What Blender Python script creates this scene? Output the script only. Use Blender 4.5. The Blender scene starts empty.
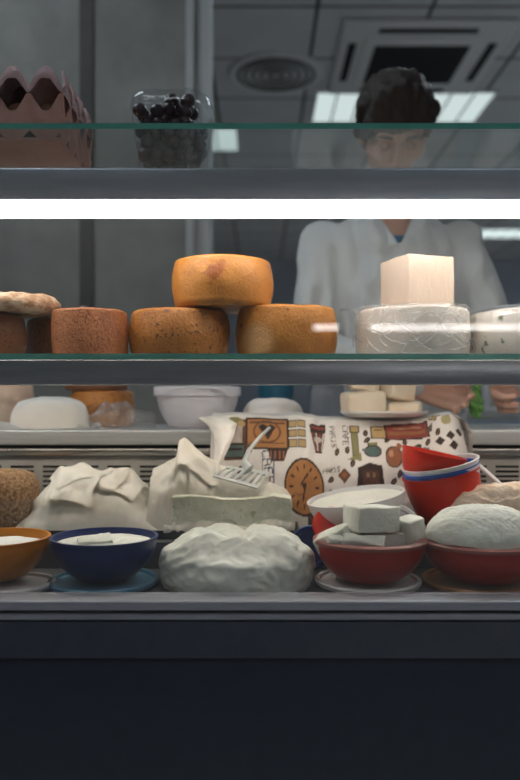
import bpy, bmesh, math, random
import numpy as np
from mathutils import Vector, Matrix, noise
random.seed(7)
sc = bpy.context.scene
COL = sc.collection
F = 758.0; HY = 400.0; CZ = 0.9          # focal length in px, horizon row, eye height

def X(px, Y): return (px - 260.0) / F * Y
def Z(py, Y): return CZ + (HY - py) / F * Y

# ------------------------------------------------------------------ materials
def new_mat(name):
    m = bpy.data.materials.new(name); m.use_nodes = True
    nt = m.node_tree; nt.nodes.clear()
    out = nt.nodes.new('ShaderNodeOutputMaterial')
    return m, nt, out

def c4(c): return (c[0], c[1], c[2], 1)

def ramp(nt, src, p0, c0, p1, c1):
    r = nt.nodes.new('ShaderNodeValToRGB')
    r.color_ramp.elements[0].position = p0; r.color_ramp.elements[0].color = c4(c0)
    r.color_ramp.elements[1].position = p1; r.color_ramp.elements[1].color = c4(c1)
    nt.links.new(src, r.inputs[0]); return r

def mixc(nt, fac, a, b):
    m = nt.nodes.new('ShaderNodeMix'); m.data_type = 'RGBA'
    if isinstance(fac, float): m.inputs[0].default_value = fac
    else: nt.links.new(fac, m.inputs[0])
    for s, v in ((m.inputs[6], a), (m.inputs[7], b)):
        if isinstance(v, tuple): s.default_value = c4(v)
        else: nt.links.new(v, s)
    return m.outputs[2]

def coords(nt, scl=(1, 1, 1)):
    tc = nt.nodes.new('ShaderNodeTexCoord'); oi = nt.nodes.new('ShaderNodeObjectInfo')
    mp = nt.nodes.new('ShaderNodeMapping'); mp.inputs['Scale'].default_value = scl
    mu = nt.nodes.new('ShaderNodeMath'); mu.operation = 'MULTIPLY'; mu.inputs[1].default_value = 37.0
    nt.links.new(oi.outputs['Random'], mu.inputs[0])
    ad = nt.nodes.new('ShaderNodeVectorMath'); ad.operation = 'ADD'
    nt.links.new(tc.outputs['Object'], mp.inputs[0])
    nt.links.new(mp.outputs[0], ad.inputs[0]); nt.links.new(mu.outputs[0], ad.inputs[1])
    return ad.outputs[0]

def noi(nt, vec, scale, detail=4, rough=.55, dist=0):
    n = nt.nodes.new('ShaderNodeTexNoise'); n.inputs['Scale'].default_value = scale
    n.inputs['Detail'].default_value = detail; n.inputs['Roughness'].default_value = rough
    n.inputs['Distortion'].default_value = dist
    nt.links.new(vec, n.inputs['Vector']); return n.outputs['Fac']

def mat(name, c1, c2=None, scale=12, rough=.55, bump=0, bscale=60, speck=None, metal=0, sss=0,
        scl=(1, 1, 1), coat=0, spec=.5, lo=.35, hi=.65, patch=None, transl=0):
    m, nt, out = new_mat(name)
    p = nt.nodes.new('ShaderNodeBsdfPrincipled')
    p.inputs['Roughness'].default_value = rough; p.inputs['Metallic'].default_value = metal
    p.inputs['Specular IOR Level'].default_value = spec
    p.inputs['Coat Weight'].default_value = coat; p.inputs['Coat Roughness'].default_value = .15
    v = coords(nt, scl)
    col = c1
    if c2 is not None:
        col = ramp(nt, noi(nt, v, scale, 5, .6), lo, c1, hi, c2).outputs[0]
    if speck:
        sc_, ss, th = speck
        f = ramp(nt, noi(nt, v, ss, 2, .5), th, (0, 0, 0), th + .06, (1, 1, 1)).outputs[0]
        col = mixc(nt, f, col, sc_)
    if patch:                       # one pale rub mark at a place on the surface
        pc, centre, rad = patch
        tc = nt.nodes.new('ShaderNodeTexCoord')
        d = nt.nodes.new('ShaderNodeVectorMath'); d.operation = 'DISTANCE'
        nt.links.new(tc.outputs['Object'], d.inputs[0]); d.inputs[1].default_value = centre
        f = ramp(nt, d.outputs['Value'], rad * .55, (1, 1, 1), rad, (0, 0, 0)).outputs[0]
        col = mixc(nt, f, col, pc)
    if isinstance(col, tuple): p.inputs['Base Color'].default_value = c4(col)
    else: nt.links.new(col, p.inputs['Base Color'])
    if sss:
        p.inputs['Subsurface Weight'].default_value = sss
        p.inputs['Subsurface Radius'].default_value = (.01, .006, .004); p.inputs['Subsurface Scale'].default_value = .6
    if bump:
        b = nt.nodes.new('ShaderNodeBump'); b.inputs['Strength'].default_value = bump; b.inputs['Distance'].default_value = .004
        nt.links.new(noi(nt, v, bscale, 5, .65), b.inputs['Height']); nt.links.new(b.outputs[0], p.inputs['Normal'])
    s = p.outputs[0]
    if transl:
        t = nt.nodes.new('ShaderNodeBsdfTranslucent'); t.inputs[0].default_value = c4(c1)
        mx = nt.nodes.new('ShaderNodeMixShader'); mx.inputs[0].default_value = transl
        nt.links.new(s, mx.inputs[1]); nt.links.new(t.outputs[0], mx.inputs[2]); s = mx.outputs[0]
    nt.links.new(s, out.inputs[0]); return m

def glass(name, tint=(1, 1, 1), rough=.0, refl=1.0, haze=0, hcol=(.8, .85, .85), bump=0, bscale=30, scl=(1, 1, 1), base=.04, hscl=None, hlo=.3, hhi=.75, edge=1.0):
    m, nt, out = new_mat(name)
    tr = nt.nodes.new('ShaderNodeBsdfTransparent'); tr.inputs[0].default_value = c4(tint)
    gl = nt.nodes.new('ShaderNodeBsdfGlossy'); gl.inputs['Roughness'].default_value = rough
    lw = nt.nodes.new('ShaderNodeLayerWeight')
    pw = nt.nodes.new('ShaderNodeMath'); pw.operation = 'POWER'; pw.inputs[1].default_value = 5
    ma = nt.nodes.new('ShaderNodeMath'); ma.operation = 'MULTIPLY_ADD'
    ma.inputs[1].default_value = (1 - base) * refl * edge; ma.inputs[2].default_value = base * refl
    nt.links.new(lw.outputs['Facing'], pw.inputs[0]); nt.links.new(pw.outputs[0], ma.inputs[0])
    v = coords(nt, scl)
    if bump:
        b = nt.nodes.new('ShaderNodeBump'); b.inputs['Strength'].default_value = bump; b.inputs['Distance'].default_value = .004
        nt.links.new(noi(nt, v, bscale, 4, .6, 1.2), b.inputs['Height'])
        nt.links.new(b.outputs[0], gl.inputs['Normal']); nt.links.new(b.outputs[0], lw.inputs['Normal'])
    mx = nt.nodes.new('ShaderNodeMixShader')
    nt.links.new(ma.outputs[0], mx.inputs[0]); nt.links.new(tr.outputs[0], mx.inputs[1]); nt.links.new(gl.outputs[0], mx.inputs[2])
    s = mx.outputs[0]
    if haze:
        df = nt.nodes.new('ShaderNodeBsdfDiffuse'); df.inputs[0].default_value = c4(hcol)
        tl = nt.nodes.new('ShaderNodeBsdfTranslucent'); tl.inputs[0].default_value = c4(hcol)
        m2 = nt.nodes.new('ShaderNodeMixShader'); m2.inputs[0].default_value = .5
        nt.links.new(df.outputs[0], m2.inputs[1]); nt.links.new(tl.outputs[0], m2.inputs[2])
        v2 = coords(nt, hscl) if hscl else v
        r = ramp(nt, noi(nt, v2, bscale, 5, .7, 1.0), hlo, (haze * .25,) * 3, hhi, (haze,) * 3)
        m3 = nt.nodes.new('ShaderNodeMixShader')
        nt.links.new(r.outputs[0], m3.inputs[0]); nt.links.new(s, m3.inputs[1]); nt.links.new(m2.outputs[0], m3.inputs[2])
        s = m3.outputs[0]
    nt.links.new(s, out.inputs[0]); return m

def emit(name, col, s):
    m, nt, out = new_mat(name)
    e = nt.nodes.new('ShaderNodeEmission'); e.inputs[0].default_value = c4(col); e.inputs[1].default_value = s
    nt.links.new(e.outputs[0], out.inputs[0]); return m

# ------------------------------------------------------------------ mesh building
class G:
    def __init__(s): s.v = []; s.f = []; s.m = []
    def add(s, vs, fs, mi=0, M=None):
        o = len(s.v)
        s.v += [tuple(M @ Vector(v)) if M else tuple(v) for v in vs]
        for f in fs: s.f.append(tuple(o + i for i in f)); s.m.append(mi)
        return s
    def lathe(s, prof, seg=56, mi=0, M=None):
        vs, fs, rows = [], [], []
        for r, z in prof:
            if r < 1e-6: rows.append([len(vs)]); vs.append((0, 0, z))
            else:
                rows.append(list(range(len(vs), len(vs) + seg)))
                vs += [(r * math.cos(2 * math.pi * k / seg), r * math.sin(2 * math.pi * k / seg), z) for k in range(seg)]
        for a, b in zip(rows, rows[1:]):
            for k in range(seg):
                k2 = (k + 1) % seg
                if len(a) == 1 and len(b) == 1: continue
                if len(a) == 1: fs.append((a[0], b[k2], b[k]))
                elif len(b) == 1: fs.append((a[k], a[k2], b[0]))
                else: fs.append((a[k], a[k2], b[k2], b[k]))
        return s.add(vs, fs, mi, M)
    def box(s, x0, x1, y0, y1, z0, z1, bev=0, mi=0, M=None, sub=0):
        bm = bmesh.new(); bmesh.ops.create_cube(bm, size=1)
        for v in bm.verts:
            v.co = Vector(((x0 + x1) / 2 + v.co.x * (x1 - x0), (y0 + y1) / 2 + v.co.y * (y1 - y0), (z0 + z1) / 2 + v.co.z * (z1 - z0)))
        if bev: bmesh.ops.bevel(bm, geom=bm.edges[:], offset=bev, segments=3, profile=.6, affect='EDGES')
        if sub: bmesh.ops.subdivide_edges(bm, edges=bm.edges[:], cuts=sub, use_grid_fill=True)
        bm.verts.ensure_lookup_table()
        vs = [v.co.copy() for v in bm.verts]; fs = [[v.index for v in f.verts] for f in bm.faces]
        bm.free(); return s.add(vs, fs, mi, M)
    def tube(s, pts, rad, seg=12, mi=0, sx=1.0):
        pts = [Vector(p) for p in pts]; vs, fs = [], []
        rads = rad if isinstance(rad, (list, tuple)) else [rad] * len(pts)
        n = None
        for i, p in enumerate(pts):
            t = (pts[min(i + 1, len(pts) - 1)] - pts[max(i - 1, 0)]).normalized()
            if n is None:
                n = t.orthogonal().normalized()
            n = (n - t * n.dot(t)).normalized(); b = t.cross(n)
            for k in range(seg):
                a = 2 * math.pi * k / seg
                vs.append(p + (n * math.cos(a) * sx + b * math.sin(a)) * rads[i])
        for i in range(len(pts) - 1):
            for k in range(seg):
                k2 = (k + 1) % seg
                fs.append((i * seg + k, i * seg + k2, (i + 1) * seg + k2, (i + 1) * seg + k))
        fs.append(tuple(range(seg - 1, -1, -1))); o = (len(pts) - 1) * seg; fs.append(tuple(range(o, o + seg)))
        return s.add(vs, fs, mi)
    def sphere(s, c, r, seg=16, rings=10, mi=0):
        if not isinstance(r, (tuple, list)): r = (r, r, r)
        M = Matrix.Translation(Vector(c)) @ Matrix.Diagonal((r[0], r[1], r[2], 1))
        prof = [(math.sin(math.pi * i / rings), -math.cos(math.pi * i / rings)) for i in range(rings + 1)]
        prof[0] = (0, -1); prof[-1] = (0, 1)
        return s.lathe(prof, seg, mi, M)
    def caps(s, p0, r0, p1, r1, n=None):
        p0, p1 = Vector(p0), Vector(p1)
        d = (p1 - p0).length; n = n or max(2, int(d / (min(r0, r1) * .35)) + 1)
        for i in range(n + 1):
            t = i / n; s.sphere(p0.lerp(p1, t), r0 + (r1 - r0) * t, 14, 9)
        return s
    def grid(s, nu, nv, fn, mi=0, wrap=False):
        vs = [fn(i / (nu - (0 if wrap else 1)), j / (nv - 1)) for j in range(nv) for i in range(nu)]
        fs = []
        for j in range(nv - 1):
            for i in range(nu if wrap else nu - 1):
                i2 = (i + 1) % nu
                fs.append((j * nu + i, j * nu + i2, (j + 1) * nu + i2, (j + 1) * nu + i))
        return s.add(vs, fs, mi)
    def warp(s, fn):
        s.v = [tuple(fn(Vector(v))) for v in s.v]; return s
    def build(s, name, mats, parent=None, loc=(0, 0, 0), rot=(0, 0, 0), smooth=True, angle=40):
        me = bpy.data.meshes.new(name); me.from_pydata(s.v, [], s.f); me.update()
        bm = bmesh.new(); bm.from_mesh(me); bmesh.ops.recalc_face_normals(bm, faces=bm.faces[:]); bm.to_mesh(me); bm.free()
        for m in (mats if isinstance(mats, (list, tuple)) else [mats]): me.materials.append(m)
        me.polygons.foreach_set('material_index', s.m)
        me.polygons.foreach_set('use_smooth', [smooth] * len(me.polygons))
        if smooth and angle: me.set_sharp_from_angle(angle=math.radians(angle))
        o = bpy.data.objects.new(name, me); COL.objects.link(o)
        o.location = loc; o.rotation_euler = rot
        if parent: o.parent = parent
        return o

def tag(o, label, cat, group=None):
    o['label'] = label; o['category'] = cat
    if group: o['group'] = group
    return o
def thing(name, label, cat, loc=(0, 0, 0), rot=(0, 0, 0), group=None):
    o = bpy.data.objects.new(name, None); COL.objects.link(o); o.empty_display_size = .05
    o.location = loc; o.rotation_euler = rot
    return tag(o, label, cat, group)
def struct(o): o['kind'] = 'structure'; return o

def fr(p, s, o=4): return noise.fractal(Vector(p) * s, 1.0, 2.0, o)
def ridge(p, s, seed=0.0):
    q = Vector(p) * s + Vector((seed, seed * 1.7, seed * .3))
    q += Vector((noise.noise(q * .7), noise.noise(q * .7 + Vector((5, 2, 1))), 0)) * .8
    return 1 - min(1, abs(noise.noise(q)) * 2.2)
def crease(p, s, seed=0.0):          # sharp paper folds: warped triangle waves in several directions
    q = Vector(p) * s; rg_ = random.Random(seed); o = 0
    for k in range(4):
        d = Vector((rg_.uniform(-1, 1), rg_.uniform(-1, 1), rg_.uniform(-.4, .4))).normalized()
        w_ = q.dot(d) + 1.1 * noise.noise(q * .55 + Vector((k * 7.3 + seed, seed, 0)))
        o += abs((w_ % 2) - 1) * (.5 + .5 * noise.noise(q * .4 + Vector((seed, k * 3.1, 5))))
    return o / 2.2
def cells(p, s, seed=0.0):
    d, _ = noise.voronoi(Vector(p) * s + Vector((seed, seed, seed)))
    return d[1] - d[0]
def interp(pts, x):
    if x <= pts[0][0]: return pts[0][1]
    for (a, b), (c, d) in zip(pts, pts[1:]):
        if x <= c:
            t = (x - a) / (c - a); return b + (d - b) * t
    return pts[-1][1]

# ------------------------------------------------------------------ palette
steel = mat('brushed_steel', (.44, .44, .44), (.52, .52, .51), 30, .36, scl=(.4, 8, 8), metal=.45)
steel_dark = mat('dark_steel', (.10, .10, .11), (.15, .15, .16), 14, .45, metal=.6)
profile_m = mat('satin_profile', (.34, .35, .38), (.42, .43, .46), 20, .2, scl=(.3, 6, 6), metal=.6)
housing_m = mat('lamp_housing_metal', (.34, .38, .45), (.42, .46, .53), 20, .25, scl=(.3, 6, 6), metal=.7)
rail_m = mat('rail_metal', (.32, .33, .37), (.38, .39, .43), 25, .42, scl=(.3, 6, 6), metal=.35)
navy_m = mat('navy_panel', (.020, .027, .046), (.025, .033, .055), 40, .33, bump=.05, bscale=400)
vent_m = mat('vent_metal', (.38, .36, .335), (.43, .41, .38), 20, .45, metal=.2)
black_m = mat('black_void', (.01, .01, .01), rough=.8)
deck_m = mat('deck_steel', (.12, .12, .13), (.17, .17, .18), 10, .4, metal=.7)
glass_front = glass('front_glass', (.98, .985, .985), haze=.012, scl=(1.5, 1, 14), bscale=18)
glass_shelf = glass('shelf_glass', (.92, .95, .945), haze=.02, bscale=25, base=.04, refl=.9)
glass_edge = mat('glass_edge_green', (.08, .27, .225), (.11, .33, .28), 6, .15, scl=(3, 1, 1), spec=.8, transl=.35)
tube_m = emit('lit_tube', (1.0, .92, .84), 20)
white_pl = mat('white_plastic', (.72, .71, .73), rough=.35)
white_pl2 = mat('milky_plastic', (.62, .60, .60), (.66, .64, .63), 8, rough=.4)
film_m = glass('cling_film', (.95, .95, .95), rough=.14, refl=1.6, edge=.22, haze=.05, hcol=(.9, .9, .88), bump=1.0, bscale=55, base=.07)
film_thin = glass('clear_film', (.97, .97, .97), rough=.12, refl=1.8, edge=.25, haze=.04, hcol=(.9, .9, .88), bump=.8, bscale=40, base=.06)
clam_m = glass('clear_clamshell', (.93, .95, .96), rough=.06, refl=1.3, edge=.3, haze=.014, hcol=(.7, .75, .8), bump=.5, bscale=25, base=.06)

# ------------------------------------------------------------------ setting
def slab(name, x0, x1, y0, y1, z0, z1, m):
    return struct(G().box(x0, x1, y0, y1, z0, z1).build(name, m, smooth=False))
floor_m = mat('floor_tiles', (.50, .49, .47), (.58, .57, .55), 3, .45)
slab('floor', -3, 5, -3.2, 11, -.1, 0, floor_m)
def ceiling_mat():
    m, nt, out = new_mat('ceiling_tiles')
    p = nt.nodes.new('ShaderNodeBsdfPrincipled'); p.inputs['Roughness'].default_value = .85
    g = nt.nodes.new('ShaderNodeNewGeometry')
    sx = nt.nodes.new('ShaderNodeSeparateXYZ'); nt.links.new(g.outputs['Position'], sx.inputs[0])
    res = None
    for ax, off in (('X', .3), ('Y', 3.95)):
        a = nt.nodes.new('ShaderNodeMath'); a.operation = 'SUBTRACT'; a.inputs[1].default_value = off - 6.0 - .011
        nt.links.new(sx.outputs[ax], a.inputs[0])
        b = nt.nodes.new('ShaderNodeMath'); b.operation = 'MODULO'; b.inputs[1].default_value = .6
        nt.links.new(a.outputs[0], b.inputs[0])
        c = nt.nodes.new('ShaderNodeMath'); c.operation = 'LESS_THAN'; c.inputs[1].default_value = .022
        nt.links.new(b.outputs[0], c.inputs[0])
        if res is None: res = c
        else:
            d = nt.nodes.new('ShaderNodeMath'); d.operation = 'MAXIMUM'
            nt.links.new(res.outputs[0], d.inputs[0]); nt.links.new(c.outputs[0], d.inputs[1]); res = d
    base = ramp(nt, noi(nt, g.outputs['Position'], 3, 4), .3, (.66, .66, .67), .7, (.74, .74, .75)).outputs[0]
    nt.links.new(mixc(nt, res.outputs[0], base, (.09, .09, .09)), p.inputs['Base Color'])
    nt.links.new(p.outputs[0], out.inputs[0]); return m
slab('ceiling', -3, 5, -3.2, 11, 2.95, 3.05, ceiling_mat())
wall_m = mat('grey_plaster', (.13, .13, .122), (.24, .235, .22), 3.2, .75, bump=.25, bscale=9, lo=.3, hi=.7)
slab('wall_left', -2.95, -.25, 2.6, 2.72, 0, 2.95, wall_m)
slab('wall_far_left', -3.1, -3, -3.2, 11, 0, 2.95, wall_m)
dark_wall = mat('dark_wall', (.46, .50, .60), (.54, .58, .66), 2, .6)
slab('wall_back', -3, 5, 11, 11.1, 0, 2.95, dark_wall)
slab('wall_right', 5, 5.1, -3.2, 11, 0, 2.95, dark_wall)
slab('wall_front', -3, 5, -3.3, -3.2, 0, 2.95, mat('opposite_wall', (.07, .075, .09), (.10, .105, .12), 1.5, .6))
struct(G().box(-.25, -.225, 2.56, 2.74, 0, 2.95).box(-.225, -.195, 2.585, 2.74, 0, 2.95).box(-.195, -.17, 2.56, 2.74, 0, 2.95)
       .build('trim_1', mat('door_post_paint', (.36, .37, .37), (.42, .43, .43), 4, .45), smooth=False))
struct(G().box(-.617, -.570, 2.59, 2.6, 0, 2.95).build('trim_2', mat('dark_joint', (.035, .033, .033), (.06, .055, .05), 6, .7), smooth=False))

# ceiling fittings
def light_panel(x, y, w, d, s, label, grp=None, col=(.84, 1.0, .98)):
    if s > 2: col = (.82, .93, 1.0)
    t = thing('ceiling_light', label, 'ceiling light', (x, y, 2.95), group=grp)
    f = G()
    for a in ((-w / 2, -w / 2 + .02, -d / 2, d / 2), (w / 2 - .02, w / 2, -d / 2, d / 2), (-w / 2 + .02, w / 2 - .02, -d / 2, -d / 2 + .02), (-w / 2 + .02, w / 2 - .02, d / 2 - .02, d / 2)):
        f.box(a[0], a[1], a[2], a[3], -.014, 0)
    f.build('frame', white_pl, t, smooth=False)
    G().box(-w / 2 + .02, w / 2 - .02, -d / 2 + .02, d / 2 - .02, -.006, -.001).build('diffuser', emit('panel_light', col, s), t, smooth=False)
    lv = G(); n = int(w / .15)
    for k in range(1, n):
        xx = -w / 2 + w * k / n
        lv.box(xx - .006, xx + .006, -d / 2 + .02, d / 2 - .02, -.012, -.0065)
    lv.build('louvre', mat('louvre_metal', (.35, .42, .42), rough=.4), t, smooth=False)
    return t
light_panel(.975, 5.30, 1.22, .58, .72, 'long louvred ceiling light behind the shop worker\'s head')
light_panel(-.52, 5.95, .72, .55, .8, 'ceiling light half hidden behind the grey door post')
light_panel(3.15, 9.3, 1.2, .5, 1.1, 'far ceiling light at the right, seen above the speckled cheese')
light_panel(-1.0, -.9, 1.2, .6, 5.2, 'unseen ceiling light added over the customer side, left')  # out of view, added to light the customer side
light_panel(1.2, -.9, 1.2, .6, 5.2, 'unseen ceiling light added over the customer side, right')  # unseen too, added for the same front light

light_panel(-1.3, 1.5, 1.2, .6, 11.0, 'unseen ceiling light added in front of the grey partition wall')  # unseen panel added to brighten the partition wall
light_panel(1.2, 3.4, 1.2, .5, 12.0, 'unseen ceiling light added over the serving side, nearest to the counter')  # out of view, added to brighten the ceiling and serving side
light_panel(3.4, 6.2, 1.2, .6, 16.0, 'unseen ceiling light added over the serving side, far right')  # another unseen panel, added to lift the far part of the room
ac = thing('air_conditioner', 'square ceiling cassette air conditioner with dark slatted grille', 'air conditioner', (.92, 4.53, 2.95))
acm = mat('air_conditioner_plastic', (.80, .79, .78), rough=.45)
G().box(-.475, .475, -.475, .475, -.035, 0, .02).build('body', acm, ac)
G().box(-.33, .33, -.33, .33, -.05, -.0355, .006).build('grille_frame', mat('grille_frame_plastic', (.84, .83, .82), rough=.4), ac)
gr = G().box(-.27, .27, -.25, .25, -.053, -.0505)
gr.build('grille', black_m, ac, smooth=False)
sl = G()
for k in range(12): sl.box(-.27, .27, -.235 + k * .042, -.222 + k * .042, -.060, -.0535)
sl.build('grille_slats', mat('slat_plastic', (.045, .045, .05), rough=.6), ac, smooth=False)
for (a, b, c, d) in ((-.27, .27, -.42, -.375), (-.27, .27, .375, .42), (-.42, -.375, -.25, .25), (.375, .42, -.25, .25)):
    G().box(a, b, c, d, -.041, -.0355, .002).build('louvre', black_m, ac, smooth=False)
df = thing('air_diffuser', 'round perforated ceiling air diffuser left of the air conditioner', 'air diffuser', (.10, 4.75, 2.95))
G().lathe([(0, -.001), (.30, -.001), (.30, -.012), (.285, -.02), (.25, -.012), (.0, -.012)], 64).build('ring', acm, df)
g = G()
for r in (.05, .1, .15, .2, .24):
    g.lathe([(r - .012, -.0125), (r - .012, -.024), (r + .006, -.02), (r + .006, -.0125), (r - .012, -.0125)], 48)
g.build('cones', mat('diffuser_grey', (.2, .2, .2), rough=.6), df)

# strip lamps on the far side of the shop: they show as the bright dashes mirrored in the front glass
strip_m = emit('strip_lamp', (1, .95, .92), 13)
for x0, x1, lab in ((.355, .535, 'short wall strip lamp opposite the counter'), (.735, 2.6, 'long wall strip lamp opposite the counter')):
    t = thing('strip_lamp', lab, 'strip lamp', ((x0 + x1) / 2, -3.2, 1.367))
    h = (x1 - x0) / 2
    G().box(-h, h, .0, .05, .0, .045, .004).build('casing', steel_dark, t)
    G().box(-h + .005, h - .005, .051, .07, .004, .041, .004).build('lamp_cover', strip_m, t)

# ------------------------------------------------------------------ display case
case = thing('display_case', 'refrigerated glass cheese counter with two glass shelves and a lit tube', 'display case', (0, 1.2, 0))
def cp(g, name, m, **k):                      # geometry given in world coordinates -> part of the case
    g.warp(lambda v: v - Vector((0, 1.2, 0))); return g.build(name, m, case, **k)
W = .92
GY = .985
DECK = .632; STEP = .675; LEDGE = .844
cp(G().box(-W, W, .952, .998, Z(610.5, .955), Z(592, .998), .003), 'front_rail', rail_m)
cp(G().box(-W, W, .958, .998, Z(621.5, .955), Z(614, .955), .003), 'lower_trim', rail_m)
# upper bevel and main front panel
zb, zt = Z(657, .948), Z(622.5, .955)
g = G(); vs = [(-W, .957, zt), (W, .957, zt), (W, .944, zb), (-W, .944, zb), (-W, .99, zt), (W, .99, zt), (W, .99, zb), (-W, .99, zb)]
g.add(vs, [(0, 1, 2, 3), (4, 5, 6, 7), (0, 1, 5, 4), (3, 2, 6, 7), (0, 3, 7, 4), (1, 2, 6, 5)])
cp(g, 'panel_bevel', mat('navy_bevel_lit', (.05, .058, .08), (.06, .068, .09), 40, .35, bump=.12, bscale=500), smooth=False)  # bevel faces up; the light it catches is mixed into this paler navy
cp(G().box(-W, W, .95, .99, .08, zb - .0005, .002), 'front_panel', navy_m)
cp(G().box(-W, W, 1.0, 1.40, 0, .0795), 'plinth', black_m, smooth=False)
cp(G().box(-W, W, .999, 1.72, .60, DECK), 'deck', deck_m, smooth=False)
cp(G().box(-W, W, 1.205, 1.45, DECK, STEP, .002), 'deck_step', deck_m)
cp(G().box(-W, W, 1.58, 1.72, .08, .5995), 'rear_panel', steel_dark, smooth=False)
# vent face with open slots
VY = 1.445; ztop = Z(456.5, VY)
def vx(px): return X(px, VY)
g = G(); pitch = .0617; sw = .0455; x0 = vx(10)
k0 = -9; kn = 20
for k in range(k0, kn):
    xs = x0 + k * pitch
    g.box(xs + sw, xs + pitch, VY, VY + .003, STEP + .0062, Z(465.5, VY) - .00005)
zz = Z(465.5, VY)
g.box(x0 + k0 * pitch, x0 + kn * pitch, VY, VY + .003, zz, ztop - .00001)
while zz > STEP + .012:
    g.box(x0 + k0 * pitch, x0 + kn * pitch, VY + .0002, VY + .0028, zz - .0092, zz - .0048); zz -= .0092
g.box(x0 + k0 * pitch, x0 + kn * pitch, VY, VY + .003, STEP, zz)
cp(g, 'vent_panel', vent_m, smooth=False)
cp(G().box(-W, W, 1.50, 1.51, STEP - .04, LEDGE - .03), 'vent_backing', black_m, smooth=False)
cp(G().box(-W, W, 1.432, 1.47, Z(456, 1.432), Z(448.5, 1.432), .003), 'vent_trim', mat('polished_trim', (.55, .53, .49), rough=.2, metal=.9))
cp(G().box(-W, W, 1.46, 1.50, ztop + .004, LEDGE - .028), 'vent_gap', black_m, smooth=False)
cp(G().box(-W, W, 1.418, 1.75, Z(445, 1.418), LEDGE, .003), 'rear_ledge', steel)
# glass
SH1 = Z(356.5, 1.04); SH2 = Z(126, 1.04)
def shelf(zc, y1):
    g = G(); x0, x1, y0, z0, z1 = -W + .012, W - .012, 1.04, zc - .004, zc + .004
    vs = [(x0, y0, z0), (x1, y0, z0), (x1, y1, z0), (x0, y1, z0), (x0, y0, z1), (x1, y0, z1), (x1, y1, z1), (x0, y1, z1)]
    g.add(vs, [(0, 3, 2, 1), (4, 5, 6, 7)], 0)
    g.add(vs, [(0, 1, 5, 4), (1, 2, 6, 5), (2, 3, 7, 6), (3, 0, 4, 7)], 1)
    return g
cp(shelf(SH1, 1.40), 'glass_shelf', [glass_shelf, glass_edge], smooth=False)
cp(shelf(SH2, 1.44), 'glass_shelf', [glass_shelf, glass_edge], smooth=False)
cp(G().box(-W + .012, W - .012, 1.043, 1.066, Z(385, 1.043), SH1 - .0045, .002), 'shelf_profile', profile_m)
cp(G().box(-W + .012, W - .012, 1.036, 1.082, Z(199.5, 1.036), Z(168, 1.036), .002), 'lamp_housing', housing_m)
cp(G().box(-W + .012, W - .012, GY, GY + .005, Z(592, .998) + .0005, Z(166.5, GY)), 'front_glass', glass_front, smooth=False)
tz = Z(209, 1.055)
g = G().tube([(-.84, 1.055, tz), (.84, 1.055, tz)], .0125, 20)
cp(g, 'fluorescent_tube', tube_m)
led_m = emit('led_strip', (1.0, .88, .74), 18)
cp(G().box(-.86, .86, 1.225, 1.245, .938, .9555, .002), 'led_casing', steel)
cp(G().box(-.85, .85, 1.226, 1.244, .9345, .9378), 'led_strip', led_m, smooth=False).parent = bpy.data.objects['led_casing']
for sx in (-1, 1):
    cp(G().box(sx * .855 - .012, sx * .855 + .012, 1.04, 1.07, tz - .014, Z(199.5, 1.036) - .0005, .002), 'tube_holder', white_pl)
    cp(G().box(sx * (W - .005) - .007, sx * (W - .005) + .006, .985, 1.75, 0.05, SH2 + .004, .001), 'end_panel', steel)

# ------------------------------------------------------------------ cheeses on the middle shelf
S1 = SH1 + .004
def rind(name, a, b, sp, ss=70, th=.62, patch=None, bump=.5, rough=.5, scale=9):
    return mat(name, a, b, scale, rough, bump=bump, bscale=190, speck=(sp, ss, th), patch=patch, sss=.08)
def wheel_prof(R, h, rnd=.014, bulge=.006, rb=None):
    rnd *= .62; bulge *= .6; rb = rb and rb * .7
    rb = rb or rnd; p = [(0, 0), (R * .5, 0), (R - rb - bulge, 0)]
    for i in range(1, 7):
        a = math.pi / 2 * i / 6; p.append((R - bulge - rb + rb * math.sin(a), rb - rb * math.cos(a)))
    n = 10
    for i in range(1, n):
        t = i / n; p.append((R - bulge + bulge * math.sin(math.pi * t), rb + (h - rb - rnd) * t))
    for i in range(0, 6):
        a = math.pi / 2 * i / 6; p.append((R - bulge - rnd + rnd * math.cos(a), h - rnd + rnd * math.sin(a)))
    for k in range(8): p.append(((R - bulge - rnd) * (1 - k / 8), h))
    p.append((0, h)); return p
def rough_up(g, amp, s, seed, zlock=True):
    def f(v):
        n = noise.fractal(v * s + Vector((seed, seed * 2, 0)), 1, 2, 4)
        d = Vector((v.x, v.y, 0)); d = d.normalized() if d.length > 1e-6 else Vector((0, 0, 0))
        v2 = v + d * n * amp
        if not (zlock and v.z < .003): v2.z += amp * .6 * noise.fractal(v * s * .8 + Vector((seed, 3, 9)), 1, 2, 3)
        return v2
    return g.warp(f)
def wheel(name, label, cat, px0, px1, Y, z, h, m, group=None, rnd=.014, bulge=.006, amp=.0022, seed=1, rot=0, s=22, rb=None):
    R = (px1 - px0) / 2 / F * Y
    R = R / math.sqrt(1 + (R / Y) ** 2)
    g = rough_up(G().lathe(wheel_prof(R, h, rnd, bulge, rb), 80), amp, s, seed)
    o = g.build(name, m, loc=(X((px0 + px1) / 2, Y), Y, z), rot=(0, 0, rot), angle=60)
    return tag(o, label, cat, group)
GW = 'brown rind cheese wheels on the middle shelf'
def hh(py, Yf, base): return Z(py, Yf) - base
r_mid = rind('rind_ochre_speckled', (.33, .112, .012), (.50, .20, .030), (.13, .04, .008), 190, .60)
r_box = rind('rind_reddish', (.30, .095, .028), (.43, .155, .05), (.17, .05, .015), 330, .57, scale=24)
r_top = rind('rind_smooth_orange', (.40, .145, .016), (.54, .225, .036), (.30, .085, .012), 30, .62, bump=.35, rough=.42)
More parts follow.
